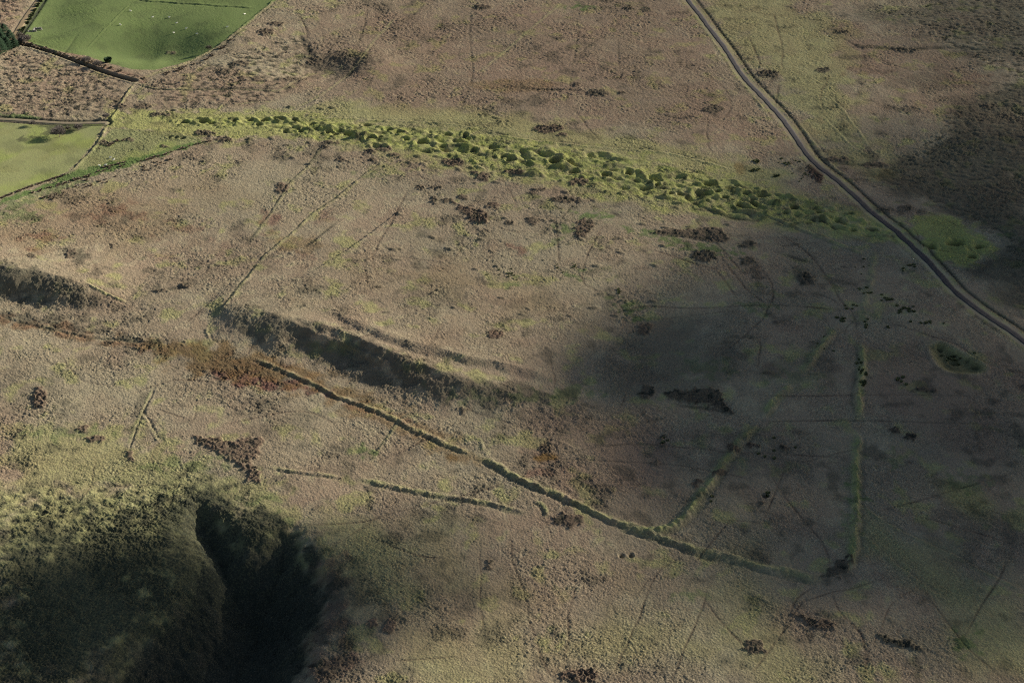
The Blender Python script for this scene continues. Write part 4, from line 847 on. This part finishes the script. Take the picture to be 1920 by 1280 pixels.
# ------------------------------------------------------------------ sheep
def sheep_meshes():
    me = bpy.data.meshes.new('body')
    pts = [((0, 0, .62), .25), ((.28, 0, .62), .27), ((-.28, 0, .62), .29), ((-.48, 0, .62), .2), ((.46, 0, .68), .2), ((.62, 0, .82), .12), ((.74, 0, .86), .1), ((.88, 0, .80), .055),
           ((.30, .12, .4), .09), ((.32, .13, .2), .04), ((.32, .13, 0.0), .035), ((.30, -.12, .4), .09), ((.32, -.13, .2), .04), ((.32, -.13, 0.0), .035),
           ((-.34, .12, .4), .11), ((-.40, .13, .22), .045), ((-.36, .13, 0.0), .035), ((-.34, -.12, .4), .11), ((-.40, -.13, .22), .045), ((-.36, -.13, 0.0), .035), ((-.62, 0, .55), .05)]
    ed = [(0, 1), (0, 2), (2, 3), (1, 4), (4, 5), (5, 6), (6, 7), (1, 8), (8, 9), (9, 10), (1, 11), (11, 12), (12, 13), (2, 14), (14, 15), (15, 16), (2, 17), (17, 18), (18, 19), (3, 20)]
    me.from_pydata([p for p, r_ in pts], ed, []); o = bpy.data.objects.new('tmp', me); COL.objects.link(o)
    md = o.modifiers.new('s', 'SKIN'); 
    for i, (p, r_) in enumerate(pts): me.skin_vertices[0].data[i].radius = (r_, r_)
    me.skin_vertices[0].data[0].use_root = True
    sb = o.modifiers.new('d', 'SUBSURF'); sb.levels = 1
    dg = bpy.context.evaluated_depsgraph_get(); m2 = bpy.data.meshes.new_from_object(o.evaluated_get(dg)); bpy.data.objects.remove(o)
    m2.name = 'body'; m2.materials.clear(); m2.materials.append(m_wool); m2.shade_smooth()
    ears = mesh('ear', [(.70, .06, .92), (.73, .20, .93), (.76, .07, .89), (.72, .12, .97)], [(0, 1, 3), (1, 2, 3), (0, 2, 1), (0, 3, 2)], m_face)
    ears2 = mesh('ear', [(.70, -.06, .92), (.73, -.20, .93), (.76, -.07, .89), (.72, -.12, .97)], [(0, 3, 1), (1, 3, 2), (0, 1, 2), (0, 2, 3)], m_face)
    # muzzle
    bm = bmesh.new(); bmesh.ops.create_icosphere(bm, subdivisions=1, radius=.085); bmesh.ops.scale(bm, vec=(1.4, .8, .85), verts=bm.verts); bmesh.ops.translate(bm, vec=(.86, 0, .80), verts=bm.verts)
    mz = bpy.data.meshes.new('muzzle'); bm.to_mesh(mz); bm.free(); mz.materials.append(m_face)
    return m2, ears, ears2, mz
SH = sheep_meshes()
for k, (px, py, lb) in enumerate([(245, 22, 'white sheep highest up the pasture beside the dividing bank'), (286, 34, 'left of two white sheep level with each other in the upper pasture'), (317, 34, 'right of two white sheep level with each other in the upper pasture'),
                                 (226, 48, 'white sheep nearest the dividing bank of the upper pasture'), (331, 45, 'white sheep in the middle of the upper pasture, just below the level pair'), (349, 55, 'white sheep at the right end of the loose row in mid pasture'),
                                 (326, 63, 'lower left white sheep at the rim of the dark dip'), (369, 65, 'lower right white sheep at the rim of the dark dip'), (426, 52, 'white sheep near the right bank of the upper pasture'),
                                 (459, 28, 'white sheep in the far right corner of the upper pasture'), (207, 297, 'white sheep by the scrub row below the meadow'), (213, 301, 'white sheep close under the first one by the scrub row'),
                                 (187, 312, 'left of two white sheep on the bright green strip'), (198, 311, 'right of two white sheep on the bright green strip')]):
    x, y = at(px, py); z = zat(x, y)
    e = bpy.data.objects.new('sheep', None); COL.objects.link(e); e.location = (x[0], y[0], z[0] - .02); e.rotation_euler = (0, 0, random.uniform(-.6, .6) + (3.14 if k % 3 == 0 else 0)); e.scale = (1.25, 1.25, 1.25)
    prop(e, lb, 'sheep', None, 'grazing sheep')
    for n_, m_ in zip(('body', 'ear', 'ear', 'muzzle'), SH): obj(n_, m_, e)

# ------------------------------------------------------------------ ruined sheepfold in the upper pasture
x, y = at(66, 59); z = zat(x, y)
e = bpy.data.objects.new('ruined_sheepfold', None); COL.objects.link(e); e.location = (x[0], y[0], z[0]); prop(e, 'small ruined stone sheepfold with long shadow in the upper pasture', 'ruin')
stm = []
for s in range(4):
    bm = bmesh.new(); bmesh.ops.create_icosphere(bm, subdivisions=1, radius=.42)
    for v in bm.verts: v.co *= random.uniform(.8, 1.15); v.co.z *= .7
    me = bpy.data.meshes.new('stone'); bm.to_mesh(me); bm.free(); me.materials.append(m_stone); stm.append(me)
kk = 0
for (ax, ay, bx, by, hh) in [(-4.5, -2, -1.2, -1.2, 2), (-4.5, -2, -4.0, 1.0, 2), (-1, -1, -.6, 2.2, 4), (-.6, 2.2, 3.8, 3.2, 4), (3.8, 3.2, 4.2, 1.6, 2), (-1, -1, 1.2, -.6, 3)]:
    L = math.hypot(bx - ax, by - ay); n = int(L / .55) + 1
    for i in range(n):
        for j in range(max(1, hh - (1 if random.random() < .3 else 0))):
            t = (i + .5 * (j % 2)) / n; o = obj('stone', stm[kk % 4], e, (ax + (bx - ax) * t + random.uniform(-.1, .1), ay + (by - ay) * t + random.uniform(-.1, .1), .22 + j * .46)); o.rotation_euler = (0, 0, random.uniform(0, 6)); kk += 1

# ------------------------------------------------------------------ clouds: they stand high outside the view and shade the moor
def cloud_mat():
    m = bpy.data.materials.new('cloud_vapour'); t = nodes(m); B = NB(t)
    v = B.n('ShaderNodeVolumeScatter'); v.inputs['Color'].default_value = (1, 1, 1, 1); v.inputs['Density'].default_value = .0085; v.inputs['Anisotropy'].default_value = .3
    o = B.n('ShaderNodeOutputMaterial'); t.links.new(v.outputs[0], o.inputs['Volume']); return m
m_cloud = cloud_mat()
bm = bmesh.new(); bmesh.ops.create_icosphere(bm, subdivisions=4, radius=1)
cv = np.array([v.co[:] for v in bm.verts])
nn = perlin(cv[:, 0] * 2.2 + 5, cv[:, 1] * 2.2 + cv[:, 2] * 1.7, 401) * .22
for v, s in zip(bm.verts, nn): v.co *= float(1 + s)
puff = bpy.data.meshes.new('puff'); bm.to_mesh(puff); bm.free(); puff.shade_smooth(); puff.materials.append(m_cloud)
CALT = 760.0
def cloud(label, puffs):
    c0 = None
    e = bpy.data.objects.new('cloud', None); COL.objects.link(e); prop(e, label, 'cloud')
    for (px, py, a, b_, c) in puffs:
        x, y = at(px, py); z = zat(x, y); g = np.array([x[0], y[0], z[0]]); t = (CALT - g[2]) / SD[2]; p = g + SD * t
        o = obj('puff', puff, e, tuple(p)); o.scale = (a, b_, c); o.rotation_euler = (0, 0, random.uniform(-.3, .3))
cloud('large grey cloud high beyond the right of the view', [(1640, 640, 150, 95, 30), (1520, 740, 110, 55, 26), (1780, 850, 130, 80, 30), (1300, 650, 55, 40, 26), (1230, 690, 34, 26, 20), (1600, 900, 90, 50, 24), (1830, 1020, 80, 50, 20), (1640, 470, 120, 60, 22), (1480, 1060, 70, 26, 14), (1590, 385, 70, 45, 20), (1780, 1130, 80, 36, 13), (1880, 1240, 50, 30, 12), (1740, 520, 90, 50, 22)])
cloud('small unseen cloud added to darken the lower left hollow', [(250, 1225, 75, 48, 28), (60, 1230, 90, 48, 30), (345, 1170, 60, 45, 26), (420, 1240, 45, 40, 24), (-20, 1110, 60, 36, 18)])  # out of view, added for the darkness it throws on the hollow
cloud('thin cloud high above the far right moor', [(1800, 360, 110, 90, 26), (1900, 60, 80, 100, 7)])
cloud('unseen wisp of cloud added to shade the upper pasture', [(290, 85, 26, 40, 8)])  # out of view, added to deepen the shade in the pasture dip
